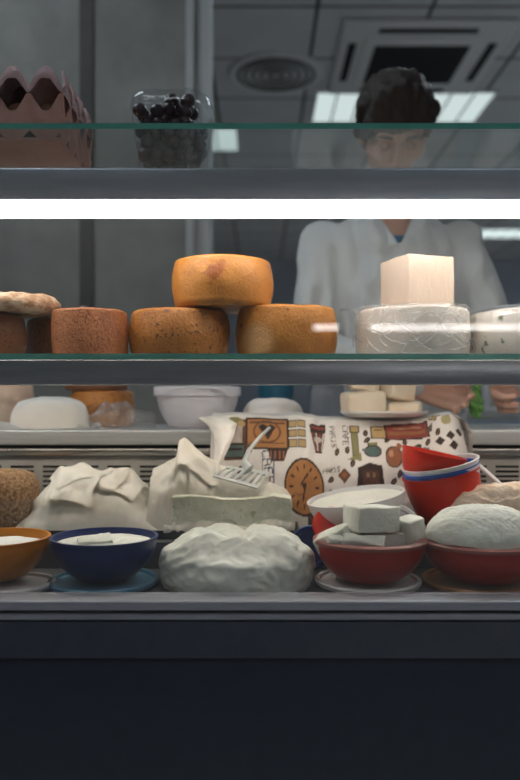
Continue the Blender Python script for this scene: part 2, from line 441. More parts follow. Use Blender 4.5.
r_pale = rind('rind_pale_mark', (.37, .128, .010), (.50, .20, .022), (.18, .055, .01), 50, .66, patch=((.50, .27, .10), (-.045, -.062, .022), .034))
r_dark = rind('rind_brown_shaded', (.12, .04, .012), (.21, .075, .02), (.06, .02, .007), 220, .6)  # brown rind, darkened to carry the shadow at the shelf's left end
h_mid = hh(306, 1.085, S1)
wheel('round_cheese', 'ochre cheese wheel with dark specks, lower left of the three stacked', 'cheese', 129.5, 230.5, 1.165, S1, h_mid, r_mid, GW, seed=3)
wheel('round_cheese', 'orange cheese wheel with a pale rub mark, lower right of the three stacked', 'cheese', 235, 338, 1.168, S1, hh(302.5, 1.085, S1), r_pale, GW, seed=8, bulge=.007, rnd=.012)
ztop2 = max(h_mid, hh(302.5, 1.085, S1)) + S1
wheel('round_cheese', 'smooth orange cheese wheel stacked on top of two others', 'cheese', 171.5, 273.5, 1.16, S1 + h_mid + .0035, hh(253, 1.085, S1 + h_mid + .0035), r_top, GW, seed=12, bulge=.007, rnd=.010, rb=.014)
wheel('round_cheese', 'straight-sided reddish brown cheese beside the dark wheels on the left', 'cheese', 52.5, 127.5, 1.135, S1, hh(307, 1.08, S1), r_box, GW, seed=20, bulge=.002, rnd=.007, amp=.0014, rb=.004)
wheel('round_cheese', 'brown cheese wheel with shade in its colour, half hidden behind the straight-sided cheese', 'cheese', 27, 92, 1.24, S1, hh(311, 1.19, S1) - .0085, r_dark, GW, seed=25, bulge=.003)
wheel('round_cheese', 'brown cheese wheel with shade in its colour, at the left end under the pale flat cheese', 'cheese', -46, 26, 1.155, S1, hh(312, 1.11, S1), r_dark, GW, seed=31)
# flat pale wrinkled cheese on top of the two dark ones
def flat_prof(R, h):
    return [(0, 0), (R * .6, 0), (R * .9, .002), (R, h * .3), (R * .985, h * .55), (R * .9, h * .82)] + [(R * .78 * (1 - k / 6), h * (.93 + .07 * k / 6)) for k in range(6)] + [(0, h)]
g = G().lathe(flat_prof(.078, .028), 90)
g.warp(lambda v: v + Vector((0, 0, (.008 * (crease(v, 55, 3) - .4) * (1 if v.z > .006 else 0)) + .002 * fr(v, 60))) + Vector((v.x, v.y, 0)) * .05 * fr(v, 25))
zf = S1 + hh(312, 1.11, S1) + .002
tag(g.build('flat_cheese', mat('floury_rind', (.38, .21, .11), (.66, .48, .33), 55, .75, bump=1.0, bscale=130, lo=.42, hi=.58), loc=(X(8, 1.16), 1.16, zf), angle=70),
    'flat pale wrinkled cheese lying across the dark wheels at the left', 'cheese')
# scrap of film
def crumple(sx, sy, h, seed, n=26):
    def f(u, v):
        x, y = (u - .5) * sx, (v - .5) * sy
        e = 1 - max(abs(u - .5), abs(v - .5)) * 1.4
        return (x + .12 * sx * fr((x, y, seed), 40), y + .12 * sy * fr((y, x, seed + 4), 40), h * (.15 + max(0, e)) * abs(noise.noise(Vector((x * 60, y * 60, seed))) * 1.6 + .3) + .0008)
    return G().grid(n, n, f)
tag(crumple(.032, .02, .013, 4).build('film_scrap', film_m, loc=(X(82, 1.13), 1.13, S1 + hh(307, 1.08, S1) + .001)), 'crumpled scrap of clear film on the straight-sided reddish cheese', 'plastic film')

# white wheel in cling film
t = thing('white_cheese', 'white cheese wheel in shiny cling film under the square block', 'cheese', (X(413, 1.165), 1.165, S1))
Rw = .0862; hw = hh(304.5, 1.085, S1)
whitech = mat('white_cheese', (.74, .66, .57), (.82, .75, .67), 10, .55, bump=.2, bscale=50, sss=.15)
rough_up(G().lathe(wheel_prof(Rw, hw, .010, .004), 72), .0016, 24, 40).build('cheese', whitech, t, angle=60)
fg = G().lathe(wheel_prof(Rw + .0035, hw + .002, .012, .004), 110)
fg.warp(lambda v: v + Vector((v.x, v.y, 0)) * (.045 * (crease((v.x, v.y * .3, v.z), 75, 3) - .45) + .03 * (crease((v.x, v.y * .3, v.z), 160, 6) - .45)) + Vector((0, 0, .001 + .0016 * ridge(v, 38, 6))) * (1 if v.z > .004 else 0))
rw_ = random.Random(11)
for k in range(58):
    a0 = rw_.uniform(-math.pi, 0); z0 = rw_.uniform(.003, hw); sl = rw_.uniform(-1.0, 1.0); ln = rw_.uniform(.015, .05); a1 = ln / Rw * math.cos(sl) * rw_.choice((-1, 1))
    pts = []
    for q_ in range(9):
        tt = q_ / 8; aa = a0 + a1 * tt; zz_ = z0 + ln * math.sin(sl) * tt - .004 * math.sin(math.pi * tt)
        rr = Rw + .0055 + .0008 * math.sin(7 * tt)
        if zz_ > hw: rr -= (zz_ - hw) * 2; zz_ = hw + .003
        pts.append((rr * math.cos(aa), rr * math.sin(aa), max(.002, zz_)))
    fg.tube(pts, [.0002 + rw_.uniform(.0005, .0011) * math.sin(math.pi * (q_ + .3) / 8.6) for q_ in range(9)], 6, 1)
fg.build('cling_film', [film_m, glass('film_wrinkle', (.98, .98, .98), rough=.15, refl=4, edge=.1, haze=.30, hcol=(.9, .9, .88))], t, angle=180)
g = G().grid(24, 10, lambda u, v: (-.083 - .03 * u, -.03 + .03 * v + .008 * math.sin(9 * u), hw - .002 + .004 * u + .004 * noise.noise(Vector((u * 6, v * 5, 1)))))
g.build('film_tail', film_thin, t)
# square block
bl = G().box(-.0405, .0405, -.0405, .0405, 0, hh(254.5, 1.12, S1 + hw + .004), .0028, sub=4)
bl.warp(lambda v: v + Vector((fr(v, 40), fr(v + Vector((3, 1, 2)), 40), fr(v + Vector((9, 4, 5)), 40) * (1 if v.z > .004 else 0))) * .0009)
tag(bl.build('cheese_block', mat('pressed_white_cheese', (.62, .495, .39), (.67, .545, .44), 30, .6, bump=.35, bscale=170, scl=(1, 1, .4), sss=.15), loc=(X(416, 1.17), 1.165, S1 + hw + .0042), rot=(0, 0, math.radians(21.6)), angle=50),
    'square white cheese block standing on the film-wrapped wheel', 'cheese')
# herb speckled cheese
Rg = .0865
g = G().lathe([(0, 0), (Rg * .6, 0), (Rg - .004, 0), (Rg, .006), (Rg * 1.01, .03), (Rg * .985, .058)] + [(Rg * (.95 - .95 * k / 9), .0675 + .013 * math.sin(math.pi / 2 * k / 9)) for k in range(9)] + [(0, .0805)], 90)
rough_up(g, .003, 26, 51)
t = thing('herb_cheese', 'white cheese flecked with green herbs at the right end', 'cheese', (X(526, 1.17), 1.17, S1))
g.build('cheese', mat('herb_cheese', (.72, .66, .58), (.78, .73, .66), 14, .5, bump=.4, bscale=45, speck=((.13, .17, .11), 48, .64), sss=.1), t, angle=60)
g2 = G().lathe([(Rg + .002, .002), (Rg * 1.03, .03), (Rg * 1.01, .058), (Rg * .97, .0695), (Rg * .6, .079), (0, .083)], 90)
g2.warp(lambda v: v * (1 + .012 * ridge(v, 30, 9))); g2.build('cling_film', film_thin, t, angle=180)

# ------------------------------------------------------------------ top shelf: egg carton and grape box
S2 = SH2 + .004
ec = thing('egg_carton', 'pinkish pulp egg carton with scalloped lid and holes', 'egg carton', (X(62, 1.11), 1.11, S2))
pit = .0485; ncx, ncy = 3, 4
pulp_b = mat('pulp_peach', (.42, .215, .175), (.50, .28, .235), 18, .9, bump=.5, bscale=140)
pulp_l = mat('pulp_mauve', (.46, .30, .31), (.56, .38, .385), 18, .9, bump=.8, bscale=110)
HZ = [0.073, 0.0865]
def tri(q, a0, a1):
    a = abs(((q / pit) % 1) - .5) * 2            # 0 at the middle of an egg cell, 1 between cells
    t = min(1, max(0, (a - a0) / (a1 - a0))); return t
def low_edge(q): return .0447 + .0243 * tri(q, .22, .88)
def lid_edge(q): return .0915 - .0222 * tri(q, .26, .92)
def lid_top(q): return .1115 - .0385 * (lambda t: t * t * (1.6 - .6 * t))(tri(q, .12, 1.0))
LX, LY = pit * ncx, pit * ncy
def side(edge_lo, edge_hi, thick, bulge=0, nz=7, steps=14):
    g = G()
    def ring(off):
        pts = []
        for k in range(ncx * steps): q = LX * k / (ncx * steps); pts.append((-q - 0, 0 - off, q, 0, -1))
        for k in range(ncy * steps): q = LY * k / (ncy * steps); pts.append((-LX - off, q, q, -1, 0))
        for k in range(ncx * steps): q = LX * k / (ncx * steps); pts.append((-LX + q, LY + off, q, 0, 1))
        for k in range(ncy * steps): q = LY * k / (ncy * steps); pts.append((off, LY - q, q, 1, 0))
        return pts
    return ring
def wall_strip(lo, hi, taper, name, m, bulge):
    g = G(); steps = 14; nz = 8
    outs = []
    def path():
        for k in range(ncx * steps): q = LX * k / (ncx * steps); yield (-q, 0, q, 0, -1)
        for k in range(ncy * steps): q = LY * k / (ncy * steps); yield (-LX, q, q, -1, 0)
        for k in range(ncx * steps): q = LX * k / (ncx * steps); yield (-LX + q, LY, q, 0, 1)
        for k in range(ncy * steps): q = LY * k / (ncy * steps); yield (0, LY - q, q, 1, 0)
    P = list(path()); n = len(P)
    for (shift) in (0, -.0025):
        for j in range(nz + 1):
            for (x, y, q, nx, ny) in P:
                t = j / nz; z = lo(q) + (hi(q) - lo(q)) * t
                a = abs(((q / pit) % 1) - .5) * 2
                b = bulge * (1 - a) * math.sin(math.pi * min(1, t * 1.2)) + taper(z) + shift + .0012 * fr((x, y, z), 80)
                cx, cy = -LX / 2, LY / 2
                outs.append((x + nx * b + (x - cx) / abs(x - cx + 1e-9) * (0), y + ny * b, z))
    fs = []
    half = n * (nz + 1)
    for s_ in (0, 1):
        for j in range(nz):
            for k in range(n):
                k2 = (k + 1) % n; o = s_ * half
                fs.append((o + j * n + k, o + j * n + k2, o + (j + 1) * n + k2, o + (j + 1) * n + k))
    for j in (0, nz):
        for k in range(n):
            k2 = (k + 1) % n; fs.append((j * n + k, j * n + k2, half + j * n + k2, half + j * n + k))
    g.add(outs, fs); return g.build(name, m, ec, angle=50)
base = wall_strip(lambda q: .016 * tri(q, .3, 1.0) + .0005, low_edge, lambda z: -.004 + z * .08, 'base_wall', pulp_b, .008)
G().box(-LX + .004, -.004, .004, LY - .004, .002, .006).build('base_floor', pulp_b, ec, smooth=False)
lidw = wall_strip(lid_edge, lid_top, lambda z: .004 - max(0, z - .085) * .3, 'lid_rim', pulp_l, .003)
def lidf(u, v):
    x, y = -LX * u, LY * v
    a = abs(((x / pit) % 1) - .5) * 2; b = abs(((y / pit) % 1) - .5) * 2
    z = lid_top(-x) - .012 * b ** 1.5 * (1 - tri(-x, .3, 1) * .7) - .0008
    return (x, y, z + .0012 * fr((x, y, 0), 90))
G().grid(60, 80, lidf).build('lid', pulp_l, ec, angle=80)
eggm = mat('brown_egg', (.12, .055, .03), (.16, .075, .04), 12, .5)
first = None
for i in range(ncx):
    for j in range(ncy):
        loc = (ec.location.x - pit * (i + .5), ec.location.y + pit * (j + .5), S2 + .0075)
        if first is None:
            g = G(); prof = [(0, 0)] + [(.0205 * math.sin(math.pi * k / 14) * (1.06 - .12 * k / 14), .028 - .028 * math.cos(math.pi * k / 14) * 1.0) for k in range(1, 14)] + [(0, .056)]
            first = g.lathe(prof, 28).build('egg', eggm, loc=loc)
            o = first
        else:
            o = first.copy(); COL.objects.link(o); o.location = loc
        tag(o, 'brown egg inside the pulp egg carton', 'egg', 'eggs in the carton')

bxw, bxd, bxh = .128, .115, .117
gb = thing('fruit_box', 'clear plastic clamshell box of dark fruit on the top shelf', 'plastic box', (X(169, 1.19), 1.19 + bxd / 2, S2))
def rrect(u, w, d, r):
    p = u * 4; k = int(p) % 4; t = p - int(p)
    a = 2 * math.pi * u; n = 5.0
    cx = abs(math.cos(a)) ** (2 / n) * (1 if math.cos(a) >= 0 else -1); sy = abs(math.sin(a)) ** (2 / n) * (1 if math.sin(a) >= 0 else -1)
    return cx * w / 2, sy * d / 2
def boxf(u, v):
    t = .82 + .18 * v; x, y = rrect(u, bxw * t, bxd * t, .01)
    rib = 1 + .012 * math.sin(u * 2 * math.pi * 28)
    return (x * rib, y * rib, .001 + v * bxh * .72)
g = G().grid(168, 14, boxf, wrap=True)
g.add([boxf(i / 40, 0) for i in range(40)], [tuple(range(40))])
g.build('tray', clam_m, gb, angle=60)
def lidf2(u, v):
    th = max(0, v - .08) / .92 * math.pi / 2; t = 1.03 * math.cos(th) ** .38 if v < .999 else 0.0
    x, y = rrect(u, bxw * t, bxd * t, .01); z = bxh * (.70 + .30 * math.sin(th) ** .75)
    w = .004 * noise.noise(Vector((x * 38, y * 38, z * 30)))
    return (x + w, y + w * .6, z + w * 1.2)
G().grid(120, 26, lidf2, wrap=True).build('lid', clam_m, gb, angle=80)
grm = mat('dark_grape', (.022, .008, .011), (.05, .016, .018), 20, .35)
first = None; rng = random.Random(4); cnt = 0
for lz in range(6):
    for i in range(5):
        for j in range(4):
            if lz == 5 and not (i in (2, 3) and j in (0, 1, 2)): continue
            if lz == 4 and i == 4: continue
            if lz == 3 and (i == 4 and j < 2): continue
            x = (i - 2) * .0218 + rng.uniform(-.0045, .0045) + (.004 if lz % 2 else -.004) * .8; y = (j - 1.5) * .0215 + rng.uniform(-.003, .003)
            sc_ = .86 + .14 * lz / 4
            loc = (gb.location.x + x * sc_ * 1.0, gb.location.y + y * sc_, S2 + .014 + lz * .0168 + rng.uniform(-.004, .004))
            if first is None:
                g = G().sphere((0, 0, 0), (.0110, .0110, .0124), 16, 10); first = g.build('dark_grape', grm, loc=loc); o = first
            else: o = first.copy(); COL.objects.link(o); o.location = loc
            o.rotation_euler = (rng.uniform(0, 3), rng.uniform(0, 3), 0)
            tag(o, 'small dark purple fruit inside the clear clamshell box', 'fruit', 'dark fruit in the clear box'); cnt += 1

# ------------------------------------------------------------------ bowls, lids
def bowl_geo(R, h, base=.42, th=.0022, lip=.002):
    o = []
    n = 16
    for i in range(n + 1):
        t = i / n; o.append((R * math.sqrt(max(0, 1 - (1 - t) ** 2 * (1 - base * base))), h * t))
    prof = [(0, 0)] + [(R * base * .8, 0)] + o + [(R + lip, h + .0008), (R + lip, h + .003), (R - th, h + .003)]
    for i in range(n, 0, -1):
        t = i / n; prof.append((max(.001, R * math.sqrt(max(0, 1 - (1 - t) ** 2 * (1 - base * base))) - th), th + (h - th) * t))
    prof.append((0, th + .001))
    return G().lathe(prof, 72)
def bowl(label, px, R, Y, z, h, m, rot=(0, 0, 0), base=.42, group=None, lip=.002, name='bowl'):
    return tag(bowl_geo(R, h, base, lip=lip).build(name, m, loc=(X(px, Y), Y, z), rot=rot), label, 'bowl', group)
def lid_geo(R, th=.009):
    return G().lathe([(0, 0), (R * .8, 0), (R * .93, .0005), (R, .002), (R + .001, th - .002), (R - .001, th), (R - .006, th), (R - .008, th * .55), (R * .7, th * .5), (0, th * .5)], 72)
def lid(label, px, R, Y, z, m, rot=(0, 0, 0), group=None, dx=0):
    return tag(lid_geo(R).build('lid', m, loc=(X(px, Y) + dx, Y, z), rot=rot), label, 'lid', group)
def plas(name, c, rough=.3, tl=.12): return mat(name, c, rough=rough, transl=tl, spec=.35)
orange_p = plas('orange_plastic', (.55, .19, .008)); blue_p = plas('navy_plastic', (.006, .022, .125)); red_p = plas('dark_red_plastic', (.42, .011, .007))
red2_p = plas('bright_red_plastic', (.60, .032, .014)); ltblue_p = plas('pale_blue_plastic', (.10, .24, .36)); yel_p = plas('amber_plastic', (.42, .22, .10))
curd = mat('fresh_curd', (.72, .72, .66), (.78, .78, .72), 12, .55, bump=.6, bscale=110, sss=.1)
feta = mat('feta', (.66, .68, .60), (.74, .75, .67), 16, .55, bump=.6, bscale=130, sss=.1)
BD = DECK
FY = 1.10
# lids under the front bowls
LG = 'flat plastic lids under the front bowls'
lid('white plastic lid under the orange bowl', 14, .058, 1.085, BD, white_pl2, group=LG)
lid('pale blue plastic lid lying under the blue bowl', 104, .079, 1.105, BD, ltblue_p, group=LG)
lid('milky white plastic lid under the red bowl of feta blocks', 368, .0765, 1.105, BD, white_pl2, group=LG)
lid('amber plastic lid under the red bowl with the curd dome', 484, .088, 1.105, BD, yel_p, group=LG)
LT = BD + .0095
BG = 'plastic bowls along the front of the counter'
Rb = 52 / F * 1.10
bowl('orange plastic bowl at the left end of the front row', -4, Rb, 1.10, LT, .0575, orange_p, group=BG)
bowl('navy blue plastic bowl of white curd in the front row', 104.5, Rb, 1.10, LT, .0585, blue_p, group=BG)
bowl('dark red plastic bowl holding broken feta blocks', 370, .079, 1.10, LT, .055, red_p, group=BG, base=.5)
bowl('dark red plastic bowl holding a big curd dome', 482, .086, 1.10, LT, .053, red_p, group=BG, base=.52)
# milky rims fixed to the two red bowls (soft lids pressed on)
for px, R, z, lab in ((370, .079, LT + .055, 'milky soft rim sheet round the feta bowl'), (482, .086, LT + .053, 'milky soft rim sheet round the curd dome bowl')):
    g = G().lathe([(R - .009, .0033), (R + .001, .0033), (R + .0028, .0015), (R + .0028, -.0015), (R + .0036, -.0015), (R + .0038, .0025), (R + .001, .0046), (R - .009, .0043), (R - .009, .0033)], 72)
    tag(g.build('bowl_rim_seal', mat('pinkish_seal', (.30, .085, .075), (.38, .14, .12), 8, .35, transl=.3), loc=(X(px, 1.10), 1.10, z)), lab, 'rim seal')
def curd_disc(R, h, seed, label, px, z, dome=0, m=None):
    def f(u, v):
        a = 2 * math.pi * u; r = R * (1 - v)
        x, y = r * math.cos(a), r * math.sin(a)
        return (x, y, h + dome * (1 - (1 - v) ** 2) + .003 * fr((x, y, seed), 40) * (1 if v > .02 else .3))
    g = G().grid(64, 18, f, wrap=True)
    g.grid(64, 2, lambda u, v: ((R * (1 - .3 * (1 - v))) * math.cos(2 * math.pi * u), (R * (1 - .3 * (1 - v))) * math.sin(2 * math.pi * u), h * v), wrap=True)
    return tag(g.build('curd', m or curd, loc=(X(px, 1.10), 1.10, z), angle=80), label, 'cheese')
curd_disc(Rb * .915, .024, 3, 'white curd filling the orange bowl', -4, LT + .024, .006)
curd_disc(Rb * .93, .022, 7, 'white curd filling the navy blue bowl', 104.5, LT + .030, .004)
# curd slices lying on the blue bowl's curd
g = G().box(-.03, .018, -.016, .02, 0, .006, .002, sub=3); g.warp(lambda v: v + Vector((0, 0, .003 * fr(v, 50))))
tag(g.build('curd_slice', feta, loc=(X(100, 1.09), 1.085, LT + .0555), rot=(math.radians(4), math.radians(-5), .3)), 'flat curd slice on top of the navy blue bowl', 'cheese')
# feta blocks
def block(label, px, Y, z, w, d, h, rot, seed, grp='feta blocks in the red bowl', m=feta, jag=.0016):
    g = G().box(-w / 2, w / 2, -d / 2, d / 2, 0, h, .003, sub=4)
    g.warp(lambda v: v + Vector((fr(v + Vector((seed, 0, 0)), 38), fr(v + Vector((0, seed, 3)), 38), fr(v + Vector((seed, 7, 1)), 38))) * jag * 1.4)
    return tag(g.build('feta_block', m, loc=(X(px, Y), Y, z), rot=rot, angle=45), label, 'cheese', grp)
zr = LT + .058
R_ = math.radians
block('large feta block on top in the red bowl', 371, 1.095, zr + .011, .068, .05, .036, (R_(-3), R_(3), R_(22)), 1)
block('feta block standing at the right in the red bowl', 411, 1.10, zr - .006, .028, .035, .036, (R_(4), R_(-8), R_(30)), 2)
block('slanting feta wedge at the left in the red bowl', 337, 1.09, zr - .008, .050, .036, .022, (R_(10), R_(-24), R_(-25)), 3)
block('flat broken feta piece at the front of the red bowl', 364, 1.062, zr - .007, .056, .028, .016, (R_(16), R_(4), R_(-6)), 4, jag=.003)
block('small feta crumb lump at the left front of the red bowl', 341, 1.068, zr - .008, .040, .024, .014, (R_(12), R_(6), R_(10)), 5, jag=.003)
block('feta block under the others in the red bowl', 380, 1.11, zr - .022, .07, .055, .032, (0, 0, .2), 6)
# curd dome
def domef(u, v):
    a = 2 * math.pi * u; Rr = .0805
    th = v * math.pi / 2
    r = Rr * math.cos(th) ** .75; z = .046 * math.sin(th) ** .85
    x, y = r * math.cos(a), r * math.sin(a)
    wv = .0011 * (math.sin((x + y) * 620) + math.sin((x - y) * 620)) * math.sin(th) ** .3
    n = .006 * fr((x, y, z + 3), 22)
    return (x * (1 + n * 3), y * (1 + n * 3), z + n * .8 + wv * .4)
tag(G().grid(160, 46, domef, wrap=True).build('curd_dome', mat('basket_curd', (.60, .62, .56), (.70, .71, .65), 10, .5, bump=.6, bscale=60, sss=.15), loc=(X(481, 1.10), 1.10, LT + .0575), angle=80),
    'big curd dome with basket marks filling the red bowl', 'cheese')
# lid leaning behind, between the red bowls
lid('white plastic lid standing on edge between the two red bowls', 392, .05, 1.193, BD + .0535, white_pl, rot=(R_(83), 0, R_(12)))
# big paper wrapped wheel
Rp = .1125
def wrapf(u, v):
    a = 2 * math.pi * u
    if v < .5:
        t = v / .5; r = Rp * (.93 + .07 * math.sin(math.pi * min(1, t * .75 + .1))); z = .054 * t
        if t > .8: r -= .008 * ((t - .8) / .2) ** 2
    else:
        t = (v - .5) / .5; r = (Rp * .9616 - .008) * (1 - t); z = .054 + .010 * math.sin(math.pi / 2 * min(1, t * 2.2))
        fold = abs(math.sin(a * 3.5 + .6 + 1.2 * noise.noise(Vector((math.cos(a), math.sin(a), 0)) * 1.3)))
        z += .013 * fold * math.sin(math.pi * min(1, t * 1.15)) - .012 * max(0, t - .6)
    x, y = r * math.cos(a), r * math.sin(a)
    p = Vector((x, y, z))
    k = .0035 * (ridge(p, 26, 2) - .5) + .0025 * (ridge(p, 55, 5) - .5)
    d = Vector((x, y, 0)).normalized() if r > .004 else Vector((0, 0, 0))
    p += d * k * (1.0 - .6 * min(1, max(0, (v - .45) / .25)))
    p.z += k * .9 * min(1, max(0, (v - .3) / .3))
    return tuple(p)
paper_g = mat('greenish_paper', (.70, .71, .64), (.78, .79, .72), 9, .55, bump=.5, bscale=45, transl=.12)
tag(G().grid(180, 70, wrapf, wrap=True).build('wrapped_cheese', paper_g, loc=(X(237.5, 1.115), 1.115, BD + .0005), angle=80),
    'big round cheese wrapped in crumpled white paper, middle of the front row', 'wrapped cheese')
# navy lid leaning beside it
lid('dark navy plastic lid standing behind the paper-wrapped cheese', 311, .033, 1.194, BD + .0365, blue_p, rot=(R_(80), 0, R_(-8)))

# ------------------------------------------------------------------ deck back row
TY0, TY1 = 1.225, 1.40
tr = G(); tx0, tx1 = X(44, TY0), X(300, TY0)
tr.box(tx0, tx1, TY0, TY1, 0, .003, .001)
for a in ((tx0, tx1, TY0, TY0 + .003), (tx0, tx1, TY1 - .003, TY1), (tx0, tx0 + .003, TY0, TY1), (tx1 - .003, tx1, TY0, TY1)):
    tr.box(a[0], a[1], a[2], a[3], .0, .0135, .001)
tag(tr.build('tray', mat('dark_tray', (.035, .035, .04), rough=.35), loc=(0, 0, STEP + .0005)), 'shallow dark tray under the two paper-wrapped bundles', 'tray')
TZ = STEP + .005
def paperpile(x0, x1, Y0, Y1, sil, seed, nx=130, ny=60, a1=.010, a2=.005, sharp=1.0, peak=.55):
    # sil: list of (px, py) silhouette at the crest depth
    Yc = Y0 + (Y1 - Y0) * peak
    pts = [(X(p, Yc), Z(q, Yc) - TZ) for p, q in sil]
    def f(u, v):
        x = x0 + (x1 - x0) * u; y = Y0 + (Y1 - Y0) * v
        hmax = interp(pts, x)
        t = v / peak if v < peak else (1 - v) / (1 - peak)
        prof = math.sin(math.pi / 2 * min(1, max(0, t))) ** .62
        z = hmax * prof
        w = min(1, t * 3)
        z += w * (a1 * 2.2 * (crease((x, y * 1.2, 0), 26, seed) - .45) + a2 * 2.0 * (crease((x, y, .2), 60, seed + 3) - .45)) * min(1, hmax / .03)
        xx = x + .006 * fr((x, y, seed), 20); yy = y - .016 * (crease((x, z, .5), 30, seed + 8) - .45) * w
        return (xx, yy, max(.0012, z))
    g = G().grid(nx, ny, f); rs = random.Random(int(seed * 10))
    for k in range(4):                       # loose turned-over sheet edges lying on the pile
        ua, va = rs.uniform(.08, .5), rs.uniform(.06, .25); du, dv = rs.uniform(.28, .42), rs.uniform(.25, .4); an = rs.uniform(-.5, .5)
        def f2(u, v, k=k):
            uu, vv = u - .5, v - .5; e = max(abs(uu), abs(vv)) * 2
            U = ua + du / 2 + du * (uu * math.cos(an) - vv * math.sin(an) * .8) * (1 + .15 * noise.noise(Vector((u * 3, v * 3, k))))
            V = va + dv / 2 + dv * (uu * math.sin(an) * .8 + vv * math.cos(an)) * (1 + .15 * noise.noise(Vector((v * 3, u * 3, k + 5))))
            q = Vector(f(min(1, max(0, U)), min(1, max(0, V)))); lift = .0022 + .0015 * k + .006 * max(0, e - .55)
            return (q.x, q.y - lift * .8, q.z + lift)
        g.grid(30, 22, f2)
    return g
paper_w = mat('white_paper', (.70, .655, .57), (.79, .75, .67), 14, .5, bump=.5, bscale=45, transl=.16)
o = paperpile(X(4, 1.25), X(163, 1.25), 1.232, 1.385, [(4, 524), (12, 519), (25, 512), (38, 500), (48, 485), (62, 471), (80, 468), (100, 471), (118, 469), (135, 474), (150, 490), (162, 505), (170, 520)], 2.0)
tag(o.build('paper_bundle', paper_w, loc=(0, 0, TZ), angle=30), 'white paper-wrapped bundle at the left of the dark tray', 'wrapped cheese')
t = thing('paper_bundle', 'white paper-wrapped bundle open on a greenish cheese slab', 'wrapped cheese', (X(222, 1.28), 1.28, TZ))
o = paperpile(X(150, 1.27) , X(292, 1.27), 1.238, 1.345, [(138, 500), (150, 474), (165, 465), (176, 460), (180, 447), (186, 446), (196, 456), (212, 466), (228, 474), (250, 480), (270, 478), (284, 488), (295, 508)], 5.0, a1=.009)
o.warp(lambda v: v - Vector((t.location.x, t.location.y, 0))); o.build('paper', paper_w, t, angle=30)
# slab with rough cut face
x0s, x1s = X(172, 1.24), X(292, 1.24)
def slabf(v):
    u = (v.x - x0s) / (x1s - x0s)
    z = v.z
    if v.z > .02: z += -.0015 + .003 * math.sin(u * 9) + .0025 * fr(v, 40) - .008 * max(0, u - .85) * 6 * .5
    return Vector((v.x + .002 * fr(v, 50), v.y + .003 * fr(v + Vector((2, 2, 2)), 60) - (.004 if v.z < .02 else 0), z))
g = G().box(x0s, x1s, 1.232, 1.262, 0.001, Z(496, 1.235) - TZ, .003, sub=6); g.warp(slabf)
g.warp(lambda v: v - Vector((t.location.x, t.location.y, 0)))
g.build('cheese_slab', mat('greenish_cheese', (.62, .64, .51), (.78, .78, .67), 60, .6, bump=1.0, bscale=130, speck=((.44, .46, .34), 90, .66), sss=.1), t, angle=50)
def strip(u, v):
    x = x0s - .012 + (x1s - x0s + .016) * u
    return (x, 1.2295 - .003 * math.sin(v * 3) - .003 * ridge((x, v * .02, 0), 40, 4), .001 + v * (.020 + .010 * fr((x, 0, 0), 18)))
g = G().grid(70, 8, strip); g.warp(lambda v: v - Vector((t.location.x, t.location.y, 0)))
g.build('paper_fold', paper_w, t, angle=60)

# crusty cheese at left in film
t = thing('crusted_cheese', 'round brown crumb-crusted cheese in film at the left of the back row', 'cheese', (X(-4, 1.29), 1.29, STEP + .0005))
zc = Z(473, 1.25) - STEP
g = G().lathe([(0, 0), (.05, 0), (.066, .006), (.0715, .03), (.072, .05), (.069, zc * .75), (.06, zc * .92), (.045, zc * .98), (.02, zc), (0, zc)], 90)
g.warp(lambda v: v * (1 + .035 * fr(v, 90) + .03 * fr(v, 30)))
g.build('cheese', mat('crumb_crust', (.17, .085, .035), (.45, .27, .13), 210, .8, bump=1.0, bscale=240, lo=.4, hi=.62), t, angle=180)
g = G().lathe([(.074, .001), (.078, .03), (.077, .055), (.0755, .062)], 90); g.warp(lambda v: v + Vector((v.x, v.y, 0)) * .05 * (ridge(v, 35, 2) - .5))
g.build('film', film_thin, t, angle=180)

